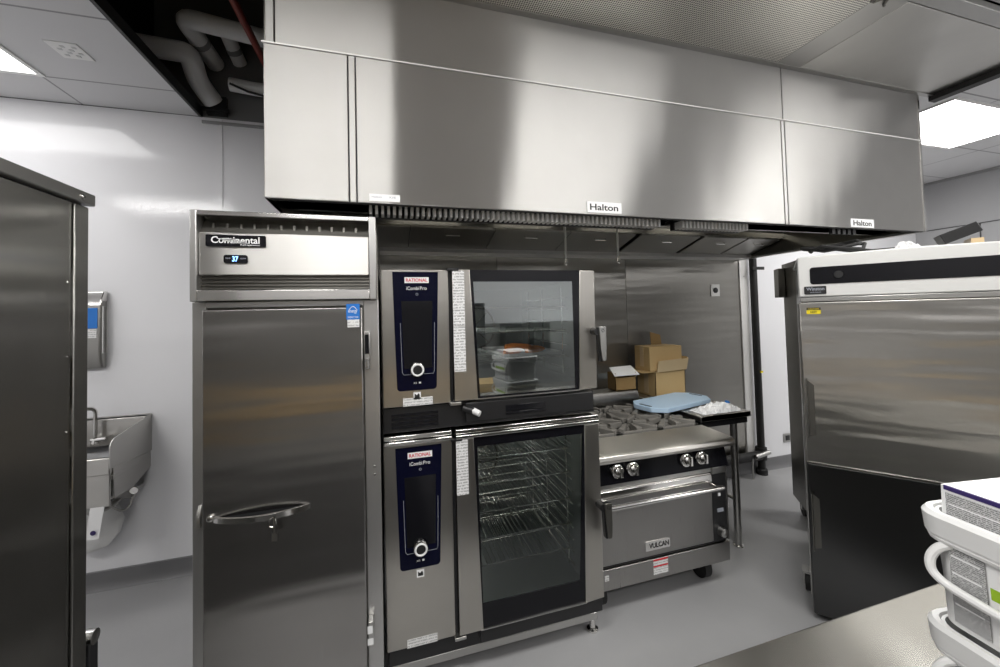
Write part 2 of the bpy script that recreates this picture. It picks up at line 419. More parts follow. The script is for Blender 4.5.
troffer(-1.15, .18, 'ceiling light panel over the aisle in front of the fridge')
troffer(.95, .18, 'ceiling light panel over the counter with the pails')
troffer(3.3, .18, 'ceiling light panel over the holding cabinets')
troffer(-1.15, -1.9, 'added fill light panel behind the photographer on the left')  # this row is added fill, out of frame behind the camera
troffer(1.6, -1.9, 'added fill light panel behind the photographer in the middle')
troffer(4.4, -1.9, 'added fill light panel behind the photographer on the right')

t = thing('ceiling_plate', 'small square white plate in the ceiling tile beside the left light', 'vent', (-1.56, 2.53, CZ))
obj('plate', MB().box(-1.63, -1.495, 2.46, 2.60, CZ - .005, CZ), 'white', t, bevel=.002)
pl = MB()
for i in range(4):
    for j in range(4):
        if (i + j) % 2: pl.box(-1.605 + i*.024, -1.588 + i*.024, 2.485 + j*.025, 2.50 + j*.025, CZ - .007, CZ - .005)
obj('grille', pl, 'plategrey', t)

# ------------------------------------------------------------------ pipes in the open ceiling
def bend(pts, r, k=5):
    pts = [Vector(p) for p in pts]; out = [pts[0]]
    for i in range(1, len(pts) - 1):
        a = (pts[i-1] - pts[i]).normalized(); b = (pts[i+1] - pts[i]).normalized()
        p0 = pts[i] + a*r; p1 = pts[i] + b*r
        for j in range(k + 1):
            s = j/k; out.append((1-s)**2*p0 + 2*s*(1-s)*pts[i] + s*s*p1)
    out.append(pts[-1]); return out
def pipe(name, pts, r, mat, label, rb=.06, bands=(), cat='pipe'):
    o = thing(name, label, cat, pts[0])
    obj('pipe_run', MB().tube(bend(pts, rb), r, 16), mat, o)
    for a, b in bands: obj('joint_band', MB().cyl(a, b, r*1.08, n=16), 'graytile', o)
    return o
pipe('insulated_pipe', [(-.46, 2.86, 3.52), (-1.15, 2.72, 3.52), (-1.13, 3.14, 3.50)], .055, 'insul',
     'pale insulated pipe, nearest, running from the hood and elbowing to the wall', .07, [((-1.142, 2.90, 3.512), (-1.140, 2.94, 3.51))])
pipe('insulated_pipe', [(-.46, 3.04, 3.62), (-1.0, 2.93, 3.62), (-.98, 3.14, 3.53)], .045, 'insul',
     'pale insulated pipe just behind the nearest one, elbowing to the wall', .06, [((-.99, 3.04, 3.574), (-.985, 3.07, 3.56))])
pipe('insulated_pipe', [(-1.48, 2.86, 3.40), (-1.18, 2.88, 3.40), (-1.19, 3.02, 3.30), (-1.14, 3.13, 3.22)], .062, 'insul',
     'thick pale pipe from the left that drops towards a black wall bracket', .05)
pipe('insulated_pipe', [(-1.02, 3.07, 3.33), (-.85, 3.08, 3.32), (-.46, 3.09, 3.34)], .045, 'insul', 'pale pipe running low along the wall behind the other pipes', .05)
pipe('sprinkler_pipe', [(-.765, 1.75, 3.40), (-.75, 3.14, 3.40)], .021, 'red_pipe', 'dark red sprinkler pipe rising beside the hood', .02)
o = single('pipe_bracket', MB().box(-1.18, -1.06, BY - .03, BY, 3.13, 3.26).box(-1.20, -1.04, BY - .05, BY - .03, 3.15, 3.17), 'pipe_black', 'black bracket on the wall where the thick pipe ends', 'bracket', (-1.12, BY - .02, 3.13))
cb = [(-1.0 + .1*i, 3.0 + .05*math.sin(i), 3.30 - .05*math.sin(PI*i/7)) for i in range(8)]
single('hanging_cable', MB().tube(cb, .008, 6), 'pipe_black', 'thin black cable sagging in the open ceiling by the hood', 'cable', cb[0])

# ------------------------------------------------------------------ exhaust hood
HY, HZ, HT = 1.665, 2.16, 3.08
hd = thing('exhaust_hood', 'large brushed stainless steel exhaust hood over the cooking line', 'hood', (1.5, 2.4, HZ))
pz = 2.767
def fpanel(x0, x1, z0, z1, n='front_panel'):
    return obj(n, MB().box(x0, x1, HY, HY + .012, z0, z1), 'hood', hd, bevel=.0025)
fpanel(-.441, -.138, HZ, pz - .002); fpanel(-.134, -.109, HZ, pz - .002); fpanel(-.105, 2.200, HZ, pz - .002)
fpanel(2.205, 2.228, HZ, pz - .002); fpanel(2.233, 3.430, HZ, pz - .002)
fpanel(-.434, -.405, pz + .002, HT); fpanel(-.400, 2.219, pz + .002, HT); fpanel(2.224, 3.430, pz + .002, HT)
obj('backing_panel', MB().box(-.43, 3.42, HY + .014, HY + .03, HZ + .01, HT), 'seam', hd)
obj('seam_trim', MB().box(-.446, 3.432, HY - .006, HY + .004, pz - .003, pz + .003), 'trimlight', hd)
obj('corner_trim', MB().box(3.422, 3.436, HY - .004, HY + .01, HZ, HT), 'bright', hd)
obj('end_panel', MB().box(-.441, -.425, HY + .012, 3.12, HZ, HT), 'dark_steel', hd)
obj('end_panel', MB().box(3.414, 3.430, HY + .012, 3.12, HZ, HT), 'dark_steel', hd)
obj('end_flange', MB().box(3.395, 3.44, HY + .03, 3.12, HZ - .004, HZ + .012), 'satin', hd)
obj('top_panel', MB().box(-.425, 3.414, HY + .03, 3.12, HT - .03, HT - .005), 'dark_steel', hd)
# supply box behind the front face with the slotted jet strip in its underside
obj('supply_box', MB().box(-.425, 3.414, HY + .03, 1.94, HZ + .03, HT - .03), 'dark_steel', hd)
obj('lower_lip', MB().box(-.425, 3.414, HY + .005, HY + .028, HZ - .002, HZ + .02), 'seam', hd)
def grille(x0, x1):
    g = MB().box(x0, x1, HY + .03, 1.87, HZ + .012, HZ + .03); obj('slot_backing', g, 'black', hd)
    s = MB(); n = int((x1 - x0)/.0245)
    for i in range(n):
        x = x0 + .006 + i*(x1 - x0)/n; s.box(x, x + .0115, HY + .075, 1.80, HZ - .026, HZ + .013)
    obj('slot_grille', s, 'slat', hd)
    obj('slot_frame', MB().box(x0, x1, 1.80, 1.83, HZ - .028, HZ + .02), 'black', hd)
grille(-.07, 1.42); grille(1.55, 2.02)
g = MB()
for i in range(5): g.box(2.62 + i*.045, 2.645 + i*.045, HY + .03, HY + .05, HZ - .035, HZ + .01)
obj('slot_grille', g, 'black', hd)
# inner ledge, canopy back, filters
obj('inner_ledge', MB().prism([(1.94, HZ + .03), (1.94, HZ + .09), (2.02, HZ + .09), (2.02, HZ + .075), (1.96, HZ + .03)], 'x', -.42, 3.41), 'filter', hd)
obj('ledge_trim', MB().box(-.42, 3.41, 2.595, 2.625, 2.288, 2.336), 'bright', hd)
obj('canopy_back', MB().slab((-.42, 2.60, 2.336), (3.41, 2.60, 2.336), (3.41, 2.30, 3.0), (-.42, 2.30, 3.0), .01), 'dark_steel', hd)
obj('gutter', MB().prism([(2.92, HZ + .0), (3.12, HZ + .0), (3.12, HZ + .035), (2.93, HZ + .035)], 'x', -.42, 3.41), 'trimlight', hd)
obj('rear_panel', MB().box(-.42, 3.41, 3.105, 3.118, HZ + .03, HT - .03), 'dark_steel', hd)
fx = [-.42, .10, .62, 1.14, 1.66, 2.18, 2.30, 2.82, 2.95, 3.40]
fx = [(-.42, .16), (.165, .745), (.75, 1.33), (1.335, 1.90), (1.95, 2.52), (2.56, 3.02), (3.04, 3.40)]
for a, b in fx:
    p0, p1 = Vector((0, 2.955, HZ + .035)), Vector((0, 2.625, 2.29))
    f_ = MB().slab((a, p0.y, p0.z), (b, p0.y, p0.z), (b, p1.y, p1.z), (a, p1.y, p1.z), .012)
    fo = obj('grease_filter', f_, 'filter', hd, bevel=.003)
    hx = (a + b)/2
    h = MB().tube([(hx - .05, 2.70, 2.262), (hx - .045, 2.685, 2.240), (hx + .045, 2.685, 2.240), (hx + .05, 2.70, 2.262)], .005, 8)
    obj('filter_handle', h, 'bright', fo)
for lx in (.35, 1.25, 2.15, 2.95):
    hl = obj('canopy_light', MB().box(lx - .30, lx + .30, 1.99, 2.13, 2.60, 2.66), 'satin', hd, bevel=.004)
    obj('light_lens', MB().box(lx - .28, lx + .28, 2.01, 2.11, 2.592, 2.60), 'lens3', hl)
obj('light_bridge', MB().box(-.42, 3.41, 1.94, 2.25, 2.66, 2.69), 'dark_steel', hd)
# maker's plates
def plate(x0, x1, z0, z1, s, tx0, tx1, tz0, tz1):
    p = obj('name_plate', MB().box(x0, x1, HY - .003, HY, z0, z1), 'paperwhite', hd, bevel=.0008)
    text('lettering', s, 'ink', p, tx0, tx1, tz0, tz1, HY - .003, bold=.02)
plate(.935, 1.125, 2.168, 2.222, 'Halton', .950, 1.105, 2.180, 2.211)
plate(2.73, 2.935, 2.164, 2.216, 'Halton', 2.752, 2.912, 2.174, 2.206)
p = obj('sticker', MB().box(-.06, .062, HY - .002, HY, 2.168, 2.198), 'paperwhite', hd)
text('lettering', 'Halton', 'greyink', p, -.05, -.01, 2.182, 2.190, HY - .002); text('lettering', 'KVE', 'greyink', p, .02, .045, 2.182, 2.190, HY - .002)

# supply plenum in front of the hood, in the ceiling
sp = thing('supply_plenum', 'stainless steel air supply plenum set in the ceiling along the hood front', 'ceiling plenum', (1.5, 1.4, HT))
obj('perforated_panel', MB().box(-.44, 2.16, 1.14, HY - .002, HT, HT + .02), 'perf', sp)
obj('divider', MB().box(2.16, 2.33, 1.14, HY - .002, HT - .002, HT + .02), 'satin', sp, bevel=.003)
obj('solid_panel', MB().box(2.335, 3.535, 1.145, HY - .002, HT, HT + .02), 'plenum', sp, bevel=.003)
obj('fold_trim', MB().box(-.44, 3.535, HY - .03, HY - .001, HT - .006, HT), 'satin', sp)
obj('side_frame', MB().box(-.44, 3.535, 1.07, 1.138, HT - .004, HT + .03), 'satin', sp, bevel=.003)
obj('edge_seal', MB().box(3.537, 3.60, 1.0, HY - .002, HT - .035, HT + .04), 'pipe_black', sp)
ck = [(2.05 + .18*i/12, 1.16 + .02*math.sin(i*1.2), HT - .012) for i in range(13)]
single('loose_cord', MB().tube(ck, .006, 6), 'dark_steel', 'thin loose cord lying along the ceiling divider by the top edge', 'cord', (2.05, 1.16, HT - .012))

# fire suppression drops
def drop(x, y, z0, label):
    t = thing('suppression_nozzle', label, 'nozzle', (x, y, z0), 0, 'fire suppression drops under the hood')
    obj('drop_pipe', MB().cyl((x, y, z0 + .05), (x, y, 2.755), .008, n=10), 'satin', t)
    obj('nozzle_head', MB().lathe([(.006, 0), (.013, .006), (.013, .03), (.009, .04), (.009, .055)], (x, y, z0), n=12), 'bright', t)
    return t
drop(1.15, 2.35, 1.99, 'thin steel nozzle pipe hanging from the hood above the oven door')
drop(1.55, 2.35, 2.01, 'thin steel nozzle pipe hanging from the hood right of the ovens')

# ------------------------------------------------------------------ stainless wall panels behind the line
for x0, x1, lab in ((-.25, .893, 'stainless steel wall panel behind the left half of the ovens'), (.897, 2.132, 'stainless steel wall panel behind the oven handles and boxes'),
                    (2.136, 3.462, 'stainless steel wall panel right of the boxes, with a white outlet')):
    single('wall_panel', MB().box(x0, x1, BY - .022, BY - .001, .12, 2.23), 'back', lab, 'wall panel', (x0, BY, .12), 'stainless wall panels', bevel=.002)
t = thing('panel_end_trim', 'bright upright steel strip at the right end of the stainless wall panels', 'trim strip', (3.52, BY, 0))
obj('strip', MB().box(3.468, 3.565, BY - .035, BY - .002, .12, 2.25), 'trimlight', t, bevel=.004)
obj('screw', MB().lathe([(.006, 0), (.004, .004)], (3.52, BY - .035, 2.0), (0, -1, 0), 8), 'satin', t)
t = thing('wall_outlet', 'white square outlet plate with a round black socket on the stainless wall', 'outlet', (3.05, BY - .03, 1.85))
obj('plate', MB().box(3.10, 3.21, BY - .030, BY - .0225, 1.80, 1.92), 'white', t, bevel=.003)
obj('socket', MB().lathe([(.027, 0), (.027, .006), (.02, .007)], (3.155, BY - .030, 1.86), (0, -1, 0), 20), 'black', t)
t = thing('wall_outlet', 'small dark outlet low on the white wall beside the holding cabinets', 'outlet', (4.03, BY, .27))
obj('plate', MB().box(3.99, 4.085, BY - .012, BY - .001, .25, .34), 'satin', t, bevel=.003)
obj('socket', MB().box(4.012, 4.064, BY - .016, BY - .012, .27, .32), 'black', t)

# black vertical pipe and floor run
t = thing('drain_pipe', 'black upright pipe in the corner with a run along the floor', 'pipe', (3.61, 3.09, 0))
obj('riser', MB().cyl((3.61, 3.085, .0), (3.61, 3.085, 2.4), .034, n=20), 'pipe_black', t)
obj('floor_run', MB().tube([(2.6, 3.06, .20), (3.56, 3.06, .20)], .045, 16), 'pipe_black', t)
obj('collar', MB().lathe([(.05, 0), (.05, .05), (.042, .06)], (3.61, 3.085, .0), n=20), 'rubber', t)
obj('tee_collar', MB().lathe([(.05, 0), (.05, .12)], (3.61, 3.085, .15), n=20), 'rubber', t)
obj('valve', MB().cyl((3.44, 3.0, .22), (3.60, 2.99, .25), .022, n=14), 'satin', t)
obj('pipe_clip', MB().box(3.55, 3.70, 3.035, 3.047, 2.06, 2.09), 'pipe_black', t)
obj('support_leg', MB().cyl((3.42, 3.02, 0), (3.42, 3.02, .2), .008, n=8), 'satin', t)
obj('pipe_tag', MB().box(3.60, 3.63, 3.04, 3.05, 1.02, 1.04), 'yellow', t)

# ------------------------------------------------------------------ reach-in refrigerator
FY = 1.745
fr = thing('reach_in_refrigerator', 'tall single door stainless steel refrigerator left of the ovens', 'refrigerator', (-.36, 2.1, 0))
obj('body', MB().box(-.713, -.033, FY + .03, 2.52, .13, 2.09), 'dark_steel', fr, bevel=.004)
obj('face_frame', MB().box(-.713, -.668, FY + .012, FY + .03, .13, 1.765).box(-.094, -.033, FY + .012, FY + .03, .13, 1.765).box(-.668, -.094, FY + .012, FY + .03, 1.742, 1.765), 'frame', fr, bevel=.002)
dr = obj('door', MB().box(-.663, -.097, FY - .035, FY + .01, .16, 1.734), 'door', fr, bevel=.004)
obj('door_gasket', MB().box(-.655, -.104, FY + .01, FY + .0125, .165, 1.73), 'black', fr)
# header: flanges, lips, sloped louvre, panel, vent slot
y0, y1 = FY - .045, FY + .03
for a, b in ((-.698, -.676), (-.066, -.038)): obj('header_side', MB().box(a, b, y0, y1, 1.766, 2.112), 'frame', fr, bevel=.003)
obj('header_lip', MB().box(-.676, -.066, y0, y1, 2.092, 2.110).box(-.676, -.066, y0, y1, 1.768, 1.808), 'bright', fr, bevel=.002)
lv = MB().slab((-.676, FY + .025, 2.092), (-.066, FY + .025, 2.092), (-.066, FY - .02, 2.030), (-.676, FY - .02, 2.030), .003)
for i in range(12): lv.box(-.64 + i*.047, -.632 + i*.047, FY - .005, FY + .0, 2.03, 2.07)
obj('header_louvre', lv, 'dark_steel', fr)
obj('header_panel', MB().box(-.676, -.066, FY - .03, FY + .02, 1.866, 2.030), 'headpanel', fr, bevel=.004)
vs_ = MB().box(-.676, -.066, FY + .0, FY + .03, 1.808, 1.866)
for i in range(4): vs_.box(-.676, -.066, FY - .012, FY + .0, 1.813 + i*.013, 1.818 + i*.013)
obj('vent_slot', vs_, 'dark_steel', fr)
bd = obj('badge', MB().prism(rrect(-.650, -.449, 1.976, 2.020, .004), 'y', FY - .036, FY - .030), 'blackgloss', fr)
text('lettering', 'Continental', 'whiteink', bd, -.632, -.470, 1.988, 2.014, FY - .0362, bold=.015)
text('lettering', 'Refrigerator', 'whiteink', bd, -.535, -.468, 1.978, 1.986, FY - .0362)
sw = MB().add([(-.615, FY - .0368, 2.006), (-.575, FY - .0368, 2.008), (-.505, FY - .0368, 1.988), (-.56, FY - .0368, 1.990)], [(0, 3, 2, 1)])
obj('emblem', sw, 'whiteink', bd)
ds = obj('display', MB().prism(rrect(-.592, -.512, 1.912, 1.944, .008), 'y', FY - .035, FY - .030), 'blackgloss', fr)
text('lettering', '37', 'led', ds, -.563, -.543, 1.918, 1.939, FY - .0352, bold=.02)
text('lettering', 'TEMP', 'greyink', ds, -.586, -.568, 1.928, 1.933, FY - .0352); text('lettering', 'ALARM', 'greyink', ds, -.536, -.518, 1.928, 1.933, FY - .0352)
en = obj('energy_label', MB().box(-.158, -.106, FY - .0362, FY - .035, 1.684, 1.748), 'blue', fr)
obj('label_foot', MB().box(-.154, -.108, FY - .0366, FY - .035, 1.652, 1.684), 'tiny_print', en)
text('lettering', 'energy', 'whiteink', en, -.150, -.116, 1.708, 1.722, FY - .0362)
obj('emblem', MB().tube([(-.148 + .032*i/10, FY - .0365, 1.722 + .015*math.sin(PI*i/10)) for i in range(11)], .0012, 5), 'whiteink', en)
text('lettering', 'ENERGY STAR', 'whiteink', en, -.152, -.112, 1.690, 1.697, FY - .0362)
# hinges on the right, lock hardware left
hg = obj('hinge', MB().box(-.092, -.068, FY - .03, FY + .012, 1.47, 1.632), 'satin', fr, bevel=.003)
obj('hinge_slot', MB().box(-.088, -.072, FY - .034, FY - .03, 1.54, 1.62), 'blackgloss', hg)
obj('hinge_pin', MB().cyl((-.08, FY - .04, 1.48), (-.08, FY - .04, 1.52), .01, n=12), 'bright', hg)
obj('hinge', MB().box(-.092, -.070, FY - .03, FY + .012, .35, .45), 'satin', fr, bevel=.003)
obj('sticker', MB().box(-.094, -.072, FY - .031, FY - .0302, .36, .385), 'paperwhite', fr); obj('sticker', MB().box(-.094, -.074, FY - .031, FY - .0302, .405, .435), 'paperwhite', fr)
pg = MB()
for z in (1.585, 1.562, 1.54): pg.lathe([(.006, 0), (.005, .004)], (-.662, FY + .012, z), (0, -1, 0), 10)
obj('plug', pg, 'black', fr)
obj('latch_keeper', MB().box(-.672, -.660, FY - .006, FY + .012, 1.49, 1.52), 'satin', fr, bevel=.003)
sg = MB()
for z in (1.06, 1.025): sg.lathe([(.005, 0), (.004, .003)], (-.058, FY + .012, z), (0, -1, 0), 10)
obj('screw', sg, 'bright', fr)
obj('lock_keeper', MB().prism([(FY + .012, .92), (FY - .01, .92), (FY - .01, .965), (FY + .012, 1.0)], 'x', -.694, -.680), 'satin', fr, bevel=.002)
# recessed crescent handle on the door
hx0, hx1, hz = -.628, -.300, .965
hn = MB(); top = []; N_ = 18
outer = [(hx0 + (hx1 - hx0)*i/N_, FY - .035 - .048*math.sin(PI*i/N_)**.75) for i in range(N_ + 1)]
for lo, hi, yo in ((hz - .020, hz, 0),):
    rings = []
    for i, (x, y) in enumerate(outer):
        yi = min(FY - .0352, y + .011)
        rings.append([(x, y, lo), (x, y, hi), (x, yi, hi), (x, yi, lo)])
    hn.loft(rings)
hdl = obj('handle', hn, 'bright', dr, bevel=.002)
obj('handle_pocket', MB().prism([(x, FY - .0352 if i in (0, N_) else y + .0115) for i, (x, y) in enumerate(outer)] , 'z', hz - .014, hz - .003), 'void', hdl)
obj('lock_cylinder', MB().lathe([(.011, 0), (.011, .01), (.008, .012)], (-.636, FY - .035, .965), (0, -1, 0), 16), 'bright', dr)
ky = obj('key', MB().box(-.418, -.412, FY - .086, FY - .078, hz - .075, hz - .012).box(-.424, -.406, FY - .084, FY - .080, hz - .10, hz - .07), 'dark_steel', hdl)
obj('key_ring', MB().tube([(-.422 + .012*math.cos(2*PI*i/14), FY - .082, hz - .032 + .016*math.sin(2*PI*i/14)) for i in range(14)], .0025, 6, closed=True), 'bright', hdl)
for x, y in ((-.62, FY + .1), (-.10, FY + .1), (-.62, 2.44), (-.10, 2.44)):
    cs = obj('caster', MB().cyl((x - .016, y, .055), (x + .016, y, .055), .055, n=20), 'rubber', fr)
    obj('caster_fork', MB().box(x - .03, x + .03, y - .03, y + .03, .115, .132).box(x - .025, x - .018, y - .02, y + .02, .05, .12).box(x + .018, x + .025, y - .02, y + .02, .05, .12), 'satin', cs)

# ------------------------------------------------------------------ combi ovens
OY = 1.85
def oven(zb, zt, pz0, pz1, win, racks, label, glass, stick, foot_label, handle_z, knob_z, drip):
    """zb..zt door range; pz0..pz1 navy panel; win = glass rectangle; racks = heights"""
    t = thing('combi_oven', label, 'oven', (.515, 2.35, zb), 0, 'combi ovens')
    # hollow casing
    cs = MB()
    cs.box(-.021, .30, OY + .02, 2.86, zb, zt); cs.box(.985, 1.045, OY + .03, 2.86, zb, zt)
    cs.box(.30, .985, OY + .03, 2.86, zt - .045, zt); cs.box(.30, .985, OY + .03, 2.86, zb, zb + .05); cs.box(.30, .985, 2.78, 2.86, zb + .05, zt - .045)
    obj('casing', cs, 'oven', t)
    cv = MB(); a, b = zb + .051, zt - .046
    cv.quad((.302, 2.779, a), (.984, 2.779, a), (.984, 2.779, b), (.302, 2.779, b)); cv.quad((.302, OY + .03, a), (.302, 2.779, a), (.302, 2.779, b), (.302, OY + .03, b))
    cv.quad((.984, 2.779, a), (.984, OY + .03, a), (.984, OY + .03, b), (.984, 2.779, b)); cv.quad((.302, OY + .03, a), (.984, OY + .03, a), (.984, 2.779, a), (.302, 2.779, a))
    cv.quad((.302, 2.779, b), (.984, 2.779, b), (.984, OY + .03, b), (.302, OY + .03, b))
    obj('cavity', cv, 'cavity', t)
    fan = MB().tube([(.6 + .16*math.cos(2*PI*i/24), 2.76, (a+b)/2 + .16*math.sin(2*PI*i/24)) for i in range(24)], .008, 6, closed=True)
    for i in range(8): fan.cyl((.6, 2.76, (a+b)/2), (.6 + .155*math.cos(2*PI*i/8), 2.76, (a+b)/2 + .155*math.sin(2*PI*i/8)), .005, n=6)
    obj('fan_guard', fan, 'dark_steel', t)
    obj('control_panel', MB().box(-.021, .284, OY - .012, OY + .02, zb + .004, zt), 'oven', t, bevel=.003)
    # navy touch panel with rounded lower corners, slight taper
    r = .016; x0, x1, xa, xb = .028, .236, .041, .220
    pts = [(x0, pz1), (xa, pz0 + r)] + [(xa + r - r*math.cos(PI/2*i/4), pz0 + r - r*math.sin(PI/2*i/4)) for i in range(5)] + [(xb - r + r*math.sin(PI/2*i/4), pz0 + r - r*math.cos(PI/2*i/4)) for i in range(5)] + [(xb, pz0 + r), (x1, pz1)]
    pn = obj('touch_panel', MB().prism(pts, 'y', OY - .015, OY - .012), 'navy', t)
    sz1 = pz1 - .135
    scr = obj('screen', MB().prism([(.066, sz1), (.073, knob_z + .005), (.200, knob_z + .005), (.207, sz1)], 'y', OY - .0158, OY - .015), 'blackgloss', pn)
    ln = MB().tube([(.060, OY - .0155, sz1 - .1), (.065, OY - .0155, knob_z - .01), (.072, OY - .0155, knob_z - .022), (.205, OY - .0155, knob_z - .022), (.210, OY - .0155, knob_z - .01), (.215, OY - .0155, sz1 - .1)], .001, 5)
    obj('panel_outline', ln, 'greyink', pn)
    zl = pz1 - .052
    bp = obj('brand_plate', MB().box(.082, .192, OY - .0162, OY - .015, zl, zl + .027), 'whiteink', pn)
    text('lettering', 'RATIONAL', 'red', bp, .088, .186, zl + .0055, zl + .0215, OY - .0164, bold=.018)
    text('lettering', 'iCombi', 'whiteink', pn, .090, .146, zl - .032, zl - .016, OY - .0155, bold=.004)
    text('lettering', 'Pro', 'whiteink', pn, .151, .182, zl - .032, zl - .016, OY - .0155)
    obj('small_emblem', MB().tube([(.137 + .005*math.cos(2*PI*i/10), OY - .0157, zl - .052 + .005*math.sin(2*PI*i/10)) for i in range(10)], .001, 5, closed=True), 'greyink', pn)
    text('lettering', 'XS  ■', 'whiteink', pn, .114, .148, pz0 + .030, pz0 + .038, OY - .0155)
    kb = obj('dial_knob', MB().lathe([(.034, 0), (.034, .014), (.030, .020), (.024, .022), (.024, .018), (.019, .018)], (.132, OY - .015, knob_z), (0, -1, 0), 28), 'bright', t)
    obj('dial_ring', MB().tube([(.132 + .025*math.cos(2*PI*i/24), OY - .0385, knob_z + .025*math.sin(2*PI*i/24)) for i in range(24)], .0045, 8, closed=True), 'whiteink', kb)
    obj('dial_face', MB().lathe([(.021, 0), (.021, .004)], (.132, OY - .034, knob_z), (0, -1, 0), 20), 'black', kb)
    st = obj('warning_sticker', MB().box(.113, .146, OY - .0132, OY - .012, pz0 - .042, pz0 - .009), 'whiteink', t)
    obj('symbol', MB().add([(.118, OY - .0136, pz0 - .036), (.141, OY - .0136, pz0 - .036), (.141, OY - .0136, pz0 - .022), (.136, OY - .0136, pz0 - .014), (.128, OY - .0136, pz0 - .024), (.118, OY - .0136, pz0 - .014)], [(0, 1, 2, 3, 4, 5)]), 'ink', st)
    obj('rating_label', MB().box(.066, .200, OY - .0132, OY - .012, foot_label, foot_label + .036), 'tiny_print', t)
    # door: left stile with slanting inner edge, black glass border, right stile
    dz0, dz1 = zb + .012, zt
    dy0, dy1 = OY - .03, OY + .018
    door = obj('door', MB().prism([(.300, dz0), (.412, dz0), (.385, dz1), (.300, dz1)], 'y', dy0, dy1), 'oven', t, bevel=.002)
    obj('door_stile', MB().prism([(.945, dz0), (1.05, dz0 + .006), (1.05, dz1), (.968, dz1)], 'y', dy0, dy1), 'oven', door, bevel=.003)
    wx0, wx1, wx2, wx3, wz0, wz1 = win
    fy = dy0 + .004
    bo = MB()
    bo.prism([(.386, dz1), (.968, dz1), (wx2, wz1), (wx0, wz1)], 'y', fy, fy + .006)
    bo.prism([(.412, dz0), (wx1, wz0), (wx3, wz0), (.945, dz0)], 'y', fy, fy + .006)
    bo.prism([(.386, dz1), (wx0, wz1), (wx1, wz0), (.412, dz0)], 'y', fy, fy + .006)
    bo.prism([(.968, dz1), (.945, dz0), (wx3, wz0), (wx2, wz1)], 'y', fy, fy + .006)
    obj('glass_border', bo, 'blackgloss', door)
    obj('window_glass', MB().quad((wx1, fy + .002, wz0), (wx3, fy + .002, wz0), (wx2, fy + .002, wz1), (wx0, fy + .002, wz1)), glass, door, smooth=False)
    obj('door_edge', MB().box(.40, .95, dy0 - .002, dy0 + .004, dz0 - .001, dz0 + .004), 'satin', door)
    obj('hinge_gap', MB().box(.285, .299, OY - .004, OY + .02, zb, zt), 'black', t)
    for z in (zb - .006, zt - .006): obj('hinge', MB().box(.278, .330, OY - .035, OY + .01, z, z + .014), 'black' if z > zb else 'satin', t, bevel=.002)
    # instruction sheets
    for z0, z1 in stick: obj('instruction_sheet', MB().box(.301, .357, dy0 - .0015, dy0, z0, z1), 'label_print', door)
    # handle
    hm = obj('handle', MB().cyl((1.035, dy0 + .004, handle_z - .012), (1.035, dy0 - .05, handle_z - .012), .02, n=16), 'black', door)
    prof = [(handle_z + .012, .017), (handle_z, .019), (handle_z - .09, .017), (handle_z - .155, .012), (handle_z - .163, .008)]
    lv_, bk = MB(), MB()
    hx = 1.056
    lv_.loft([[(hx + .004*(handle_z - z)/.16 - w, dy0 - .062, z), (hx + .004*(handle_z - z)/.16 + w, dy0 - .062, z), (hx + .004*(handle_z - z)/.16 + w, dy0 - .052, z), (hx + .004*(handle_z - z)/.16 - w, dy0 - .052, z)] for z, w in prof])
    bk.loft([[(hx - .004 - w, dy0 - .052, z - .004), (hx - .004 + w, dy0 - .052, z - .004), (hx - .006 + w*.8, dy0 - .028, z - .004), (hx - .004 - w, dy0 - .028, z - .004)] for z, w in prof])
    obj('handle_cover', lv_, 'satin' if zb > 1 else 'dark_steel', hm, bevel=.002); obj('handle_back', bk, 'black', hm, bevel=.002)
    obj('handle_dot', MB().tube([(1.056 + .007*math.cos(2*PI*i/14), dy0 - .063, handle_z - .008 + .008*math.sin(2*PI*i/14)) for i in range(14)], .0013, 5, closed=True), 'black', hm)
    # racks: wire shelves, and ladder rails at each side
    for z in racks:
        w = MB()
        w.tube([(.40, 1.97, z), (.95, 1.97, z), (.95, 2.62, z), (.40, 2.62, z)], .0045, 8, closed=True)
        for i in range(1, 22): w.tube([(.40 + .55*i/22, 1.97, z + .003), (.40 + .55*i/22, 2.62, z + .003)], .0022, 5)
        for y in (2.18, 2.40): w.tube([(.40, y, z - .002), (.95, y, z - .002)], .0035, 6)
        obj('wire_rack', w, 'bright', t)
    for x in (.345, .968):
        l = MB()
        for y in (2.05, 2.34, 2.60): l.cyl((x, y, zb + .07), (x, y, zt - .07), .005, n=8)
        zz = zb + .10
        while zz < zt - .08:
            l.tube([(x, 1.98, zz), (x, 2.66, zz)], .004, 6); zz += .066
        obj('rack_ladder', l, 'bright', t)
    obj('cavity_light', MB().box(.33, .36, 1.93, 1.94, zb + .2, zt - .12), plain('cavity lamp', (.9, .9, .9), .4, emit=(1, .97, .9), es=26. if zb < 1 else 34.), t)
    return t
up_ = oven(1.275, 1.905, 1.350, 1.895, (.402, .423, .926, .926, 1.300, 1.848), (1.724, 1.59, 1.45), 'upper combi steamer oven, stacked on top, with silver door handle', 'glass_up',
           ((1.640, 1.900), (1.424, 1.637)), 1.280, 1.600, 1.445, True)
lo_ = oven(.205, 1.108, .550, 1.095, (.403, .414, .957, .920, .333, 1.064), (.947, .816, .675, .54, .41), 'lower combi steamer oven beneath the other, standing on the low stand', 'glass_lo',
           ((.852, 1.108),), .208, .712, .643, False)
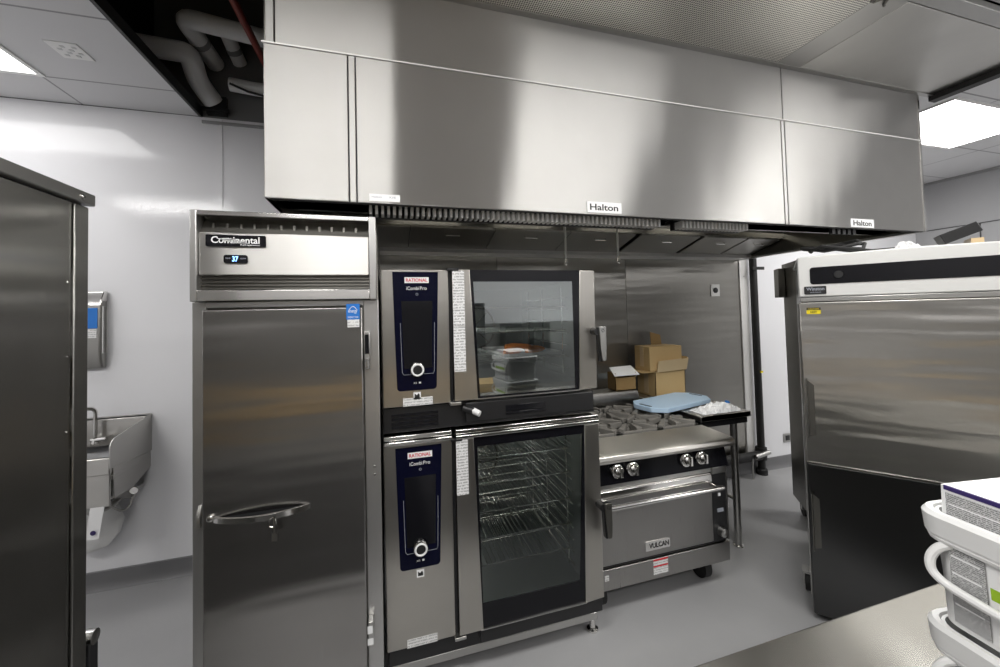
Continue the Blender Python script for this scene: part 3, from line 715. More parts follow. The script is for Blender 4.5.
# black vent section under the upper oven
vp = obj('vent_base', MB().box(-.021, 1.045, OY + .005, 2.86, 1.160, 1.272), 'black', up_, bevel=.003)
sl = MB()
for i in range(4): sl.box(.015, .225, OY + .0, OY + .006, 1.180 + i*.018, 1.190 + i*.018)
obj('vent_slats', sl, 'blackgloss', vp)
dt = obj('drip_tray', MB().box(.352, 1.03, OY - .02, OY + .01, 1.178, 1.274), 'black', up_, bevel=.006)
obj('tray_recess', MB().box(.55, .76, OY - .026, OY - .019, 1.200, 1.212).box(.55, .76, OY - .023, OY - .019, 1.214, 1.245), 'blackgloss', dt, bevel=.002)
hs = obj('hand_shower', MB().tube([(.385, OY - .02, 1.235), (.415, OY - .045, 1.222)], [.016, .014], 14), 'white', up_)
obj('shower_holder', MB().tube([(.345, OY + .0, 1.245), (.392, OY - .022, 1.232)], .018, 14), 'black', hs)
tt = MB()
for z0, z1, y in ((1.112, 1.128, OY - .032), (1.132, 1.152, OY - .022)):
    tt.box(-.022, .284, y, OY + .03, z0, z1); tt.box(.30, 1.05, y - .006, OY + .03, z0, z1)
obj('top_trim', tt, 'bright', lo_, bevel=.003)
obj('plinth', MB().box(-.015, 1.045, OY + .01, 2.84, .125, .203).box(.40, 1.045, OY - .02, OY + .01, .15, .212), 'black', lo_, bevel=.004)
# low stand
os_ = thing('oven_stand', 'low steel stand with front rail carrying the stacked ovens', 'stand', (.515, 2.3, 0))
obj('front_rail', MB().box(-.01, 1.045, OY + .04, OY + .075, .062, .1), 'satin', os_, bevel=.003)
obj('rear_rail', MB().box(-.01, 1.045, 2.78, 2.815, .062, .1), 'satin', os_, bevel=.003)
obj('side_rail', MB().box(-.01, .03, OY + .075, 2.78, .062, .123).box(1.005, 1.045, OY + .075, 2.78, .062, .123), 'satin', os_)
for x in (.015, 1.025):
    for y in (OY + .06, 2.79):
        obj('foot', MB().lathe([(.03, 0), (.03, .01), (.016, .018), (.016, .124)], (x, y, 0), n=16), 'bright', os_)

# food tray and orange item on the lowest rack of the upper oven
ty = thing('baking_tray', 'shallow pale tray on the lowest rack of the upper oven', 'tray', (.75, 2.25, 1.455))
pr = MB(); pr.box(.60, .94, 2.0, 2.5, 1.457, 1.460)
for a in ((.60, .94, 2.0, 2.006), (.60, .94, 2.494, 2.5), (.60, .606, 2.0, 2.5), (.934, .94, 2.0, 2.5)): pr.box(*a, 1.457, 1.472)
obj('tray_pan', pr, 'paperwhite', ty)
for i, (x, y, r, l) in enumerate(((.69, 2.1, .3, .13), (.75, 2.16, -.2, .14), (.80, 2.08, .5, .12), (.73, 2.2, .1, .13), (.84, 2.14, -.4, .1))):
    c_, s_ = math.cos(r), math.sin(r); n = 8
    pts = [(x + c_*l*(k/n - .5), y + s_*l*(k/n - .5), 1.478 + (i % 2)*.014) for k in range(n + 1)]
    single('orange_root', MB().tube(pts, [.004 + .017*math.sin(PI*min(1, .15 + k/n*.85))**.6 for k in range(n + 1)], 10), 'orange', 'bright orange pieces lying on the tray inside the upper oven', 'orange food', (x, y, 1.46), 'orange pieces on the oven tray')

# ------------------------------------------------------------------ gas range
RY = 1.95
rg = thing('gas_range', 'stainless steel gas range with open burners and oven below, right of the ovens', 'range', (1.58, 2.35, 0))
x0, x1 = 1.075, 1.972
obj('body', MB().box(x0, x1, RY + .06, 2.78, .28, .86), 'dark_steel', rg)
obj('front_ledge', MB().prism([(1.87, .868), (1.862, .885), (1.868, .905), (1.885, .916), (2.12, .922), (2.12, .86), (1.95, .86)], 'x', x0 - .005, x1 + .012), 'ledge', rg, bevel=.002)
obj('cook_top', MB().box(x0, x1, 2.12, 2.72, .86, .90), 'black', rg)
obj('control_panel', MB().slab((x0, RY - .03, .735), (x1, RY - .03, .735), (x1, RY, .866), (x0, RY, .866), .01), 'blackgloss', rg)
obj('control_backing', MB().box(x0, x1, RY + .01, RY + .07, .72, .868), 'black', rg)
for kx in (1.209, 1.308, 1.670, 1.778):
    kb = obj('burner_knob', MB().lathe([(.034, 0), (.034, .012), (.026, .020), (.024, .042), (.018, .046)], (kx, RY - .02, .80), (0, -1, .2), 20), 'bright', rg)
    obj('knob_rim', MB().tube([(kx + .032*math.cos(2*PI*i/20), RY - .042, .805 + .032*math.sin(2*PI*i/20)) for i in range(20)], .006, 8, closed=True), 'bright', kb)
    obj('knob_grip', MB().box(kx - .007, kx + .007, RY - .085, RY - .055, .785, .838), 'bright', kb, bevel=.003)
obj('panel_mark', MB().box(1.50, 1.54, RY - .018, RY - .012, .812, .820), 'whiteink', rg)
obj('upper_rail', MB().box(x0, x1 - .06, RY - .02, RY + .05, .702, .732), 'satin', rg, bevel=.003)
od = obj('oven_door', MB().box(x0 + .005, 1.850, RY - .035, RY + .05, .302, .700), 'steel_h', rg, bevel=.006)
obj('door_top', MB().prism([(RY - .04, .655), (RY - .036, .70), (RY + .02, .705), (RY + .02, .655)], 'x', x0 + .005, 1.849), 'bright', od, bevel=.003)
hb = obj('door_handle', MB().cyl((x0 + .03, RY - .095, .64), (1.872, RY - .095, .64), .014, n=16), 'bright', od)
for x in (x0 + .05, 1.845): obj('handle_post', MB().box(x - .012, x + .012, RY - .095, RY - .03, .63, .652), 'bright', hb, bevel=.003)
np_ = obj('name_plate', MB().prism(rrect(1.372, 1.535, .336, .386, .006), 'y', RY - .039, RY - .0345), 'bright', od)
text('lettering', 'VULCAN', 'ink', np_, 1.395, 1.527, .348, .376, RY - .0392, bold=.03)
obj('control_column', MB().box(1.858, x1, RY - .02, RY + .06, .29, .700), 'black', rg, bevel=.004)
cc = obj('thermostat_dial', MB().lathe([(.028, 0), (.026, .03), (.02, .034)], (1.918, RY - .02, .345), (0, -1, 0), 18), 'satin', rg)
obj('column_badge', MB().box(1.895, 1.94, RY - .024, RY - .019, .46, .48), 'greyink', rg); obj('column_light', MB().box(1.905, 1.922, RY - .024, RY - .019, .555, .572), 'whiteink', rg)
obj('column_cap', MB().box(1.862, x1, RY - .03, RY + .04, .690, .735), 'satin', rg, bevel=.006)
obj('column_trim', MB().box(x1 - .006, x1 + .004, RY - .024, RY + .06, .29, .70), 'satin', rg)
obj('door_gap', MB().box(x0, x1, RY + .0, RY + .06, .272, .31), 'black', rg)
kp = obj('kick_panel', MB().box(x0 - .005, x1 + .01, RY - .02, RY + .04, .16, .272), 'steel_h', rg, bevel=.004)
wl = obj('warning_label', MB().box(1.432, 1.530, RY - .0215, RY - .02, .185, .270), 'tiny_print', kp)
obj('label_band', MB().box(1.432, 1.530, RY - .0222, RY - .0215, .260, .270).box(1.432, 1.530, RY - .0222, RY - .0215, .226, .234), 'red', wl)
obj('sticker', MB().box(1.12, 1.145, RY - .0215, RY - .02, .215, .245), 'tiny_print', kp)
obj('under_frame', MB().box(x0, x1, RY + .08, 2.75, .15, .28), 'black', rg)
for x in (1.15, 1.885):
    for y in (2.07, 2.66):
        cs = obj('caster', MB().cyl((x - .024, y, .07), (x + .024, y, .07), .07, n=22), 'rubber', rg)
        obj('caster_fork', MB().box(x - .035, x + .035, y - .035, y + .035, .14, .15).box(x - .03, x - .022, y - .02, y + .02, .06, .14).box(x + .022, x + .03, y - .02, y + .02, .06, .14), 'dark_steel', cs)
# six grates with tapering fingers and a burner under each
gw = (x1 - x0)/3
for i in range(3):
    for j in range(2):
        gx0, gy0 = x0 + i*gw + .004, 2.135 + j*.29; gx1, gy1 = gx0 + gw - .008, gy0 + .283
        cx, cy = (gx0 + gx1)/2, (gy0 + gy1)/2
        g = MB()
        for (a, b, c, d) in ((gx0, gx1, gy0, gy0 + .022), (gx0, gx1, gy1 - .022, gy1), (gx0, gx0 + .022, gy0, gy1), (gx1 - .022, gx1, gy0, gy1)): g.box(a, b, c, d, .905, .932)
        for k in range(8):
            an = 2*PI*k/8 + PI/8*0; R_ = (gx1 - gx0)/2 - .01
            if k % 2: R_ *= 1.38
            d = Vector((math.cos(an), math.sin(an), 0)); s = Vector((-d.y, d.x, 0))
            A = Vector((cx, cy, 0)) + d*.04; B = Vector((cx, cy, 0)) + d*min(R_, .19)
            g.add([A - s*.008 + up*.925, A + s*.008 + up*.925, B + s*.022 + up*.905, B - s*.022 + up*.905, A - s*.006 + up*.952, A + s*.006 + up*.952, B + s*.019 + up*.948, B - s*.019 + up*.948],
                  [(3, 2, 1, 0), (4, 5, 6, 7), (0, 1, 5, 4), (1, 2, 6, 5), (2, 3, 7, 6), (3, 0, 4, 7)])
        go = obj('burner_grate', g, 'iron', rg, bevel=.003)
        obj('burner_head', MB().lathe([(.05, 0), (.05, .012), (.035, .02), (.035, .027), (.01, .03)], (cx, cy, .898), n=20), 'iron', go)
obj('back_riser', MB().prism([(2.715, .86), (2.70, 1.0), (2.72, 1.045), (2.86, 1.045), (2.86, .86)], 'x', x0, 1.93), 'steel_h', rg, bevel=.004)

# ------------------------------------------------------------------ small work table right of the range
wt = thing('work_table', 'narrow stainless work table between the range and the wall', 'table', (2.27, 2.6, 0))
obj('table_top', MB().box(2.045, 2.485, 2.19, 3.09, .91, .95), 'ledge', wt, bevel=.005)
obj('apron', MB().box(2.06, 2.47, 2.21, 3.07, .865, .91), 'black', wt)
for x in (2.10, 2.375):
    for y in (2.24, 3.03):
        lg = obj('leg', MB().cyl((x, y, .012), (x, y, .90), .024, n=16), 'satin', wt)
        obj('foot', MB().lathe([(.036, 0), (.036, .006), (.022, .012), (.022, .05)], (x, y, 0), n=16), 'satin', lg)
st = MB().cyl((2.10, 2.24, .32), (2.10, 3.03, .32), .013, n=10).cyl((2.375, 2.24, .32), (2.375, 3.03, .32), .013, n=10)
obj('stretcher', st, 'satin', wt)

# boxes
lb = thing('cardboard_box', 'open brown cardboard box with its flaps out, holding a second box', 'box', (2.29, 2.86, .95), .02)
bx0, bx1, by0, by1, bz0, bz1 = 2.145, 2.445, 2.775, 3.02, .951, 1.165
w = .005; b = MB()
b.box(bx0, bx1, by0, by0 + w, bz0, bz1); b.box(bx0, bx1, by1 - w, by1, bz0, bz1); b.box(bx0, bx0 + w, by0, by1, bz0, bz1); b.box(bx1 - w, bx1, by0, by1, bz0, bz1); b.box(bx0, bx1, by0, by1, bz0, bz0 + w)
obj('box_body', b, 'cardboard', lb)
obj('flap', MB().slab((bx0 + .01, by0 - .012, bz1 - .002), (bx1 + .005, by0 - .012, bz1 + .008), (bx1 + .015, by0 - .03, bz1 + .105), (bx0 + .01, by0 - .03, bz1 + .092), .004), 'tape', lb)
obj('flap', MB().slab((bx0, by0, bz1), (bx0, by1, bz1), (bx0 - .115, by1 - .02, bz1 - .004), (bx0 - .115, by0 + .02, bz1 - .002), -.004), 'cardboard', lb)
obj('flap', MB().slab((bx1, by0 - .01, bz1), (bx1, by1, bz1), (bx1 + .05, by1, bz1 + .11), (bx1 + .03, by0, bz1 + .11), .004), 'cardboard', lb)
obj('flap', MB().slab((bx0 + .17, by1 + .005, bz1), (bx1, by1 + .005, bz1), (bx1 - .02, by1 + .03, bz1 + .285), (bx0 + .17, by1 + .03, bz1 + .315), .004), 'cardboard_in', lb)
obj('tape_strip', MB().box(bx0 - .001, bx0, by0 + .09, by0 + .15, bz0 + .02, bz1), 'tape', lb)
ub = thing('cardboard_box', 'closed brown cardboard box nested in the open box', 'box', (2.29, 2.86, 1.17), -.02)
obj('box_body', MB().box(2.105, 2.43, 2.787, 2.99, 1.168, 1.372), 'cardboard', ub, bevel=.003)
obj('tape_strip', MB().box(2.104, 2.43, 2.865, 2.915, 1.3715, 1.373).box(2.1035, 2.105, 2.865, 2.915, 1.20, 1.372), 'tape', ub)
obj('lid_seam', MB().box(2.106, 2.429, 2.887, 2.891, 1.3722, 1.3735), 'cardboard_in', ub)
sb = thing('small_carton', 'small open carton with a pale flap, standing on the back of the range', 'box', (1.83, 2.79, 1.046))
q = MB(); X0, X1, Y0, Y1, Z0, Z1 = 1.74, 1.93, 2.735, 2.85, 1.047, 1.185
q.box(X0, X0 + w, Y0, Y1, Z0, Z1); q.box(X1 - w, X1, Y0, Y1, Z0, Z1); q.box(X0, X1, Y1 - w, Y1, Z0, Z1); q.box(X0, X1, Y0, Y1, Z0, Z0 + w); q.box(X0, X1, Y0, Y0 + w, Z0, Z0 + .10)
obj('box_body', q, 'cardboard_in', sb)
obj('flap', MB().slab((X0 - .02, Y0 - .02, Z1 - .02), (X1 + .02, Y0 - .02, Z1 - .02), (X1 + .01, Y1 - .03, Z1 + .04), (X0 + .0, Y1 - .03, Z1 + .035), .004), 'paperwhite', sb)

# blue cutting board resting on the grate and the table
cbx = thing('cutting_board', 'light blue cutting board with cut corners and slot handles, across range and table', 'cutting board', (2.105, 2.54, .955), math.radians(14))
x0b, x1b, y0b, y1b, ch = -.335, .335, -.155, .155, .08
poly = [(x0b + ch, y0b), (x1b - ch, y0b), (x1b, y0b + ch), (x1b, y1b - ch), (x1b - ch, y1b), (x0b + ch, y1b), (x0b, y1b - ch), (x0b, y0b + ch)]
obj('board_slab', MB().prism(poly, 'z', .0, .033), 'board', cbx, bevel=.004, local=True)
for xx in (x0b + .022, x1b - .045):
    obj('slot_handle', MB().prism(rrect(xx, xx + .022, -.055, .055, .010), 'z', .0325, .0342), plain('slot shadow', (.05, .09, .14), .7), cbx, local=True)

# crumpled clear bag on the table
bg = MB(); nx, ny = 16, 12
for i in range(nx + 1):
    for j in range(ny + 1):
        a, b_ = i/nx, j/ny; e = (math.sin(PI*a)*math.sin(PI*b_))**.5
        bg.v.append(Vector((2.09 + .34*a + random.uniform(-.008, .008), 2.205 + .145*b_ + random.uniform(-.006, .006), .953 + e*(.02 + random.uniform(0, .026) + .03*a))))
for i in range(nx):
    for j in range(ny):
        k = i*(ny + 1) + j; bg.f.append((k, k + ny + 1, k + ny + 2, k + 1))
ba = thing('plastic_bag', 'crumpled clear plastic package on the work table beside the cutting board', 'bag', (2.3, 2.3, .951))
obj('bag_film', bg, 'foil', ba, smooth=False)
obj('blue_seal', MB().lathe([(.018, 0), (.016, .004), (.008, .006)], (2.36, 2.27, 1.006), (0, -.4, 1), 10), 'blue', ba)

# ------------------------------------------------------------------ hand sink, dispenser
sk = thing('hand_sink', 'wall mounted stainless hand sink with side splash and gooseneck faucet', 'sink', (-1.73, BY, .9))
obj('back_splash', MB().box(-1.98, -1.505, BY - .07, BY - .001, .92, 1.085).prism([(BY - .07, 1.07), (BY - .001, 1.09), (BY - .001, 1.07)], 'x', -1.98, -1.505), 'sink', sk, bevel=.003)
rr = .06
side = [(BY - .001, .845), (BY - .001, 1.089), (BY - .075, 1.075)] + [(2.74 + rr - rr*math.sin(PI/2*i/5), 1.04 - rr + rr*math.cos(PI/2*i/5)) for i in range(6)] + [(2.74, .875)]
obj('side_splash', MB().prism(side, 'x', -1.507, -1.503), 'sink', sk)
bw = MB()
bw.box(-1.98, -1.507, 2.745, 2.77, .84, .935); bw.box(-1.98, -1.507, 2.77, BY - .07, .80, .83); bw.box(-1.98, -1.94, 2.77, BY - .07, .83, .94)
obj('basin', bw, 'sink', sk, bevel=.006)
obj('basin_under', MB().prism([(2.776, .870), (BY - .002, .842), (BY - .002, .74), (2.95, .68), (2.79, .69)], 'x', -1.515, -1.508), 'sink', sk, bevel=.008)
obj('basin_bottom', MB().prism([(2.78, .80), (BY - .002, .80), (BY - .002, .76), (2.95, .70), (2.80, .70)], 'x', -1.97, -1.52), 'sink', sk)
obj('front_apron', MB().box(-1.98, -1.515, 2.76, 2.775, .66, .84), 'sink', sk, bevel=.003)
fc = obj('faucet', MB().tube(bend([(-1.74, 3.04, .96), (-1.74, 3.04, 1.17), (-1.79, 2.99, 1.17), (-1.79, 2.98, 1.09)], .035), .011, 12), 'bright', sk)
obj('faucet_base', MB().lathe([(.022, 0), (.022, .012), (.014, .03)], (-1.74, 3.04, .945), n=16).cyl((-1.76, 3.04, .97), (-1.68, 3.03, .975), .012, n=10), 'bright', fc)
obj('drain_trap', MB().tube(bend([(-1.72, 2.95, .70), (-1.72, 2.95, .56), (-1.66, 3.02, .56), (-1.60, 3.13, .62)], .03), .018, 12), 'satin', sk)
obj('support_bracket', MB().prism([(BY - .001, .55), (BY - .001, .75), (2.86, .70), (2.86, .67)], 'x', -1.61, -1.60), 'sink', sk)
obj('supply_valve', MB().cyl((-1.55, 3.14, .63), (-1.55, 3.06, .63), .012, n=10).lathe([(.022, 0), (.022, .02)], (-1.55, 3.07, .63), (0, -1, 0), 12), 'bright', sk)
obj('supply_hose', MB().tube(bend([(-1.55, 3.08, .63), (-1.58, 3.03, .50), (-1.68, 3.0, .60)], .06), .007, 8), 'satin', sk)
t = thing('hanging_bag', 'limp white plastic bag hanging on the wall under the hand sink', 'bag', (-1.72, 3.08, .28))
hb_ = MB(); rings = []
for k, (z, rx, ry) in enumerate(((.60, .02, .015), (.54, .07, .035), (.46, .11, .05), (.38, .12, .055), (.31, .09, .04), (.28, .03, .015))):
    rings.append([(-1.70 - (.60 - z)*.25 + rx*math.cos(2*PI*i/14)*(1 + .12*math.sin(i*2.3 + k)), 3.08 + ry*math.sin(2*PI*i/14), z) for i in range(14)])
hb_.loft(rings)
obj('bag_film', hb_, 'white', t)
t = thing('paper_card', 'small white card with a purple dot hung under the hand sink', 'card', (-1.58, 2.75, .55))
obj('card_sheet', MB().slab((-1.61, 2.74, .50), (-1.55, 2.74, .50), (-1.535, 2.758, .665), (-1.60, 2.758, .665), .002), 'paperwhite', t)
obj('printed_dot', MB().lathe([(.013, 0), (.013, .001)], (-1.575, 2.737, .535), (0, -1, 0), 14), 'purple', t)

pd = thing('towel_dispenser', 'rounded dark wall dispenser with blue label above the hand sink', 'dispenser', (-1.92, BY, 1.40))
yz = [(BY - .001, 1.40), (BY - .036, 1.405), (BY - .056, 1.45), (BY - .065, 1.53), (BY - .065, 1.79), (BY - .056, 1.85), (BY - .036, 1.89), (BY - .001, 1.895)]
obj('cover', MB().prism(yz, 'x', -2.06, -1.742), 'flange', pd, bevel=.014, seg=4)
obj('top_cap', MB().prism([(BY - .069, 1.80), (BY - .058, 1.855), (BY - .040, 1.895), (BY - .002, 1.90), (BY - .002, 1.83), (BY - .05, 1.83)], 'x', -2.063, -1.739), 'bright', pd, bevel=.012, seg=3)
obj('window_outline', MB().tube([(-1.738, BY - .052, 1.50), (-1.738, BY - .052, 1.80), (-1.738, BY - .012, 1.80), (-1.738, BY - .012, 1.50)], .003, 6, closed=True), 'white', pd)
obj('blue_label', MB().box(-1.90, -1.758, BY - .0675, BY - .065, 1.66, 1.79), 'blue', pd)
obj('white_label', MB().box(-1.86, -1.762, BY - .0675, BY - .065, 1.60, 1.655), 'tiny_print', pd)

# ------------------------------------------------------------------ tall cabinet at left, bin
tc = thing('tall_cabinet', 'tall dark stainless cabinet cut off by the left edge', 'cabinet', (-1.3, 1.1, 0))
obj('side_panel', MB().box(-1.55, -.905, .55, 1.475, .08, 2.062), 'cabinet', tc)
obj('corner_post', MB().box(-1.55, -.898, 1.478, 1.535, .08, 2.062), 'cabinet', tc, bevel=.003)
obj('top_flange', MB().box(-1.56, -.888, .54, 1.548, 2.068, 2.105), 'flange', tc, bevel=.004)
obj('flange_gap', MB().box(-1.54, -.91, .56, 1.52, 2.058, 2.07), 'black', tc)
obj('screw', MB().lathe([(.008, 0), (.008, .003), (.004, .006)], (-.888, 1.49, 2.085), (1, 0, 0), 12), 'bright', tc)
rv = MB()
for z in (1.60, 1.82, 1.38): rv.lathe([(.003, 0), (.002, .002)], (-.905, 1.462, z), (1, 0, 0), 8)
obj('rivet', rv, 'bright', tc)
for x, y in ((-1.48, .63), (-.97, .63), (-1.48, 1.46), (-.97, 1.46)): obj('foot', MB().lathe([(.03, 0), (.03, .01), (.018, .02), (.018, .09)], (x, y, 0), n=14), 'satin', tc)
hd_ = obj('door_handle', MB().box(-.945, -.928, 1.560, 1.600, .16, .70).box(-.922, -.905, 1.560, 1.600, .16, .70), 'black', tc, bevel=.003)
obj('handle_cap', MB().lathe([(.001, -.026), (.022, -.024), (.024, 0), (.022, .024), (.001, .026)], (-.925, 1.580, .705), (1, 0, 0), 18), 'bright', hd_)
for z in (.20, .62): obj('handle_mount', MB().box(-.94, -.91, 1.535, 1.562, z, z + .04), 'black', hd_)

# ------------------------------------------------------------------ holding cabinets at right
A1 = math.radians(-52)
def cabinet(loc, rz, label, full=True):
    t = thing('holding_cabinet', label, 'holding cabinet', loc, rz)
    W, D, H = .80, .80, 1.967
    k = dict(local=True)
    obj('body', MB().box(.012, W, .055, D, .13, 1.955), 'dark_steel', t, bevel=.004, **k)
    # header, slightly bulged upward
    n = 14
    topz = [1.957 + .010*math.sin(PI*i/n) for i in range(n + 1)]
    hp = MB(); hp.prism([(0, 1.738), (W, 1.738)] + [(W*(n - i)/n, topz[n - i]) for i in range(n + 1)], 'y', -.015, .06)
    obj('header', hp, 'winston_head', t, bevel=.006, **k)
    obj('header_top', MB().box(.0, W, .06, D, 1.945, 1.957), 'winston_head', t, **k)
    pn = rrect(.052, .86, 1.806, 1.898, .014); pn = [(min(x, W - .02), z) for x, z in pn]
    cpn = obj('control_strip', MB().prism(pn, 'y', -.019, -.0152), 'blackgloss', t, **k)
    obj('control_dial', MB().lathe([(.020, 0), (.018, .006)], (.17, -.019, 1.852), (0, -1, 0), 20), 'black', cpn, **k)
    nb = obj('name_badge', MB().prism(rrect(.024, .118, 1.752, 1.795, .005), 'y', -.020, -.015), 'black', t, **k)
    text('lettering', 'Winston', 'greyink', nb, .034, .110, 1.772, 1.790, -.0203, local=True, bold=.02)
    text('lettering', 'HOLDING', 'greyink', nb, .050, .095, 1.759, 1.765, -.0203, local=True)
    obj('header_rail', MB().box(.004, W, -.012, .05, 1.712, 1.736), 'satin', t, bevel=.003, **k)
    for z0, z1, nm, mt, hz0, hz1 in ((.842, 1.708, 'upper_door', 'winston', .98, 1.29), (.035, .834, 'lower_door', 'winston_low_reflect', .38, .68)):
        d = obj(nm, MB().box(.0, W - .004, -.022, .05, z0, z1), mt, t, bevel=.004, **k)
        g = MB().slab((.012, -.0225, hz1), (.012, -.0225, hz0), (.046, -.0225, hz0 + .012), (.046, -.0225, hz1 - .03), .001)
        g.slab((.010, -.060, hz1 + .005), (.010, -.060, hz0), (.016, -.0225, hz0), (.016, -.0225, hz1 + .005), .003)
        obj('pull_handle', g, 'dark_steel', d, **k)
    obj('door_seam', MB().box(.004, W - .006, -.0245, -.01, .834, .842), 'bright', t, **k)
    ys = obj('warning_sticker', MB().box(.030, .090, -.0232, -.022, 1.645, 1.680), 'yellow', t, **k)
    obj('sticker_band', MB().box(.030, .090, -.0236, -.0232, 1.666, 1.680), 'ink', ys, **k)
    text('lettering', 'CAUTION', 'yellow', ys, .038, .082, 1.669, 1.677, -.0238, local=True)
    text('lettering', 'HOT', 'ink', ys, .047, .074, 1.649, 1.662, -.0234, local=True, bold=.02)
    obj('hinge_rod', MB().cyl((-.003, .0, .12), (-.003, .0, 1.70), .005, n=8), 'satin', t, **k)
    for x, y in ((-.008, .22), (W - .07, .12), (.06, D - .08), (W - .07, D - .08)):
        c = obj('caster', MB().cyl((x - .018, y + .03, .06), (x + .018, y + .03, .06), .06, n=20), 'rubber', t, **k)
        obj('caster_fork', MB().box(x - .03, x + .03, y - .03, y + .04, .118, .131).box(x - .027, x - .02, y - .01, y + .04, .05, .12).box(x + .02, x + .027, y - .01, y + .04, .05, .12), 'satin', c, **k)
    return t
WX, WY = 2.205, 1.612
hc = cabinet((WX, WY, 0), A1, 'tall stainless holding cabinet at right with black control strip and yellow sticker')
c2 = thing('steel_cabinet', 'dark steel cabinet on casters, mostly hidden behind the nearest holding cabinet', 'cabinet', (2.98, 2.17, 0), math.radians(-36.9))
k2 = dict(local=True)
obj('cabinet_body', MB().box(0, .70, 0, .37, .13, 2.02), 'dark_steel', c2, bevel=.004, **k2)
obj('top_rim', MB().box(-.004, .70, -.004, .374, 2.0, 2.035), 'dark_steel', c2, bevel=.003, **k2)
obj('side_box', MB().box(-.05, -.002, .30, .42, 1.76, 2.0), 'dark_steel', c2, bevel=.004, **k2)
for x, y in ((.06, .07), (.62, .07), (.06, .30), (.62, .30)):
    c = obj('caster', MB().cyl((x - .018, y, .06), (x + .018, y, .06), .06, n=20), 'rubber', c2, **k2)
    obj('caster_fork', MB().box(x - .03, x + .03, y - .03, y + .03, .118, .131).box(x - .027, x - .02, y - .015, y + .015, .05, .12).box(x + .02, x + .027, y - .015, y + .015, .05, .12), 'satin', c, **k2)
RW = Matrix.Translation((WX, WY, 0)) @ Matrix.Rotation(A1, 4, 'Z')
def onw(x, y, z): return tuple(RW @ Vector((x, y, z)))

# things on top of the near cabinet
kt = thing('cable_coil', 'coiled black power cable on top of the nearest holding cabinet', 'cable', onw(.16, .2, 1.957))
pts = []
for i in range(44):
    a = 2*PI*i/16; r = .10 + .018*math.sin(i*.9)
    pts.append(onw(.17 + r*math.cos(a)*1.2, .22 + r*math.sin(a), 1.976 + .010*(i/16) + .055*abs(math.sin(a*.5 + .4 + .5*(i//16)))))
pts += [onw(.32, .10, 1.975), onw(.42, .08, 1.972)]
obj('cable', MB().tube(pts, .009, 8), 'rubber', kt)
t = thing('black_tray', 'flat black box propped at a slant on top of the nearest holding cabinet', 'box', onw(.56, .08, 1.957))
B_ = MB(); ca, sa = math.cos(.40), math.sin(.40)
for dz in (0, .05):
    for yy in (.03, .13):
        for xx in (0, .13): B_.v.append(Vector(onw(.57 + xx*ca - dz*sa, yy, 1.970 + xx*sa + dz*ca)))
B_.f = [(0, 2, 3, 1), (4, 5, 7, 6), (0, 1, 5, 4), (2, 6, 7, 3), (0, 4, 6, 2), (1, 3, 7, 5)]
obj('box_shell', B_, 'black', t, bevel=.003)
obj('prop', MB().slab(onw(.65, .03, 1.958), onw(.69, .03, 1.958), onw(.69, .12, 1.958), onw(.65, .12, 1.958), .03), 'tape', t)
cw = MB(); nx = 9
for i in range(nx + 1):
    for j in range(nx + 1):
        e = (math.sin(PI*i/nx)*math.sin(PI*j/nx))**.5
        cw.v.append(Vector(onw(.40 + .10*i/nx + random.uniform(-.006, .006), .05 + .11*j/nx + random.uniform(-.006, .006), 1.966 + e*random.uniform(.02, .05))))
for i in range(nx):
    for j in range(nx):
        k = i*(nx + 1) + j; cw.f.append((k, k + nx + 1, k + nx + 2, k + 1))
single('crumpled_wrapper', cw, 'paperwhite', 'crumpled white wrapper on top of the nearest holding cabinet', 'wrapper', onw(.40, .23, 1.957), smooth=False)

# ------------------------------------------------------------------ counter in the foreground
ct = thing('counter', 'stainless steel counter along the bottom right corner', 'counter', (1.3, .3, 0))
obj('worktop', MB().box(.36, 2.30, -.15, .742, .862, .90), 'counter', ct, bevel=.006)
obj('under_body', MB().box(.42, 2.26, -.10, .69, .12, .862), 'dark_steel', ct)
for x in (.50, 2.18):
    for y in (-.02, .62): obj('leg', MB().cyl((x, y, 0), (x, y, .12), .025, n=14), 'satin', ct)

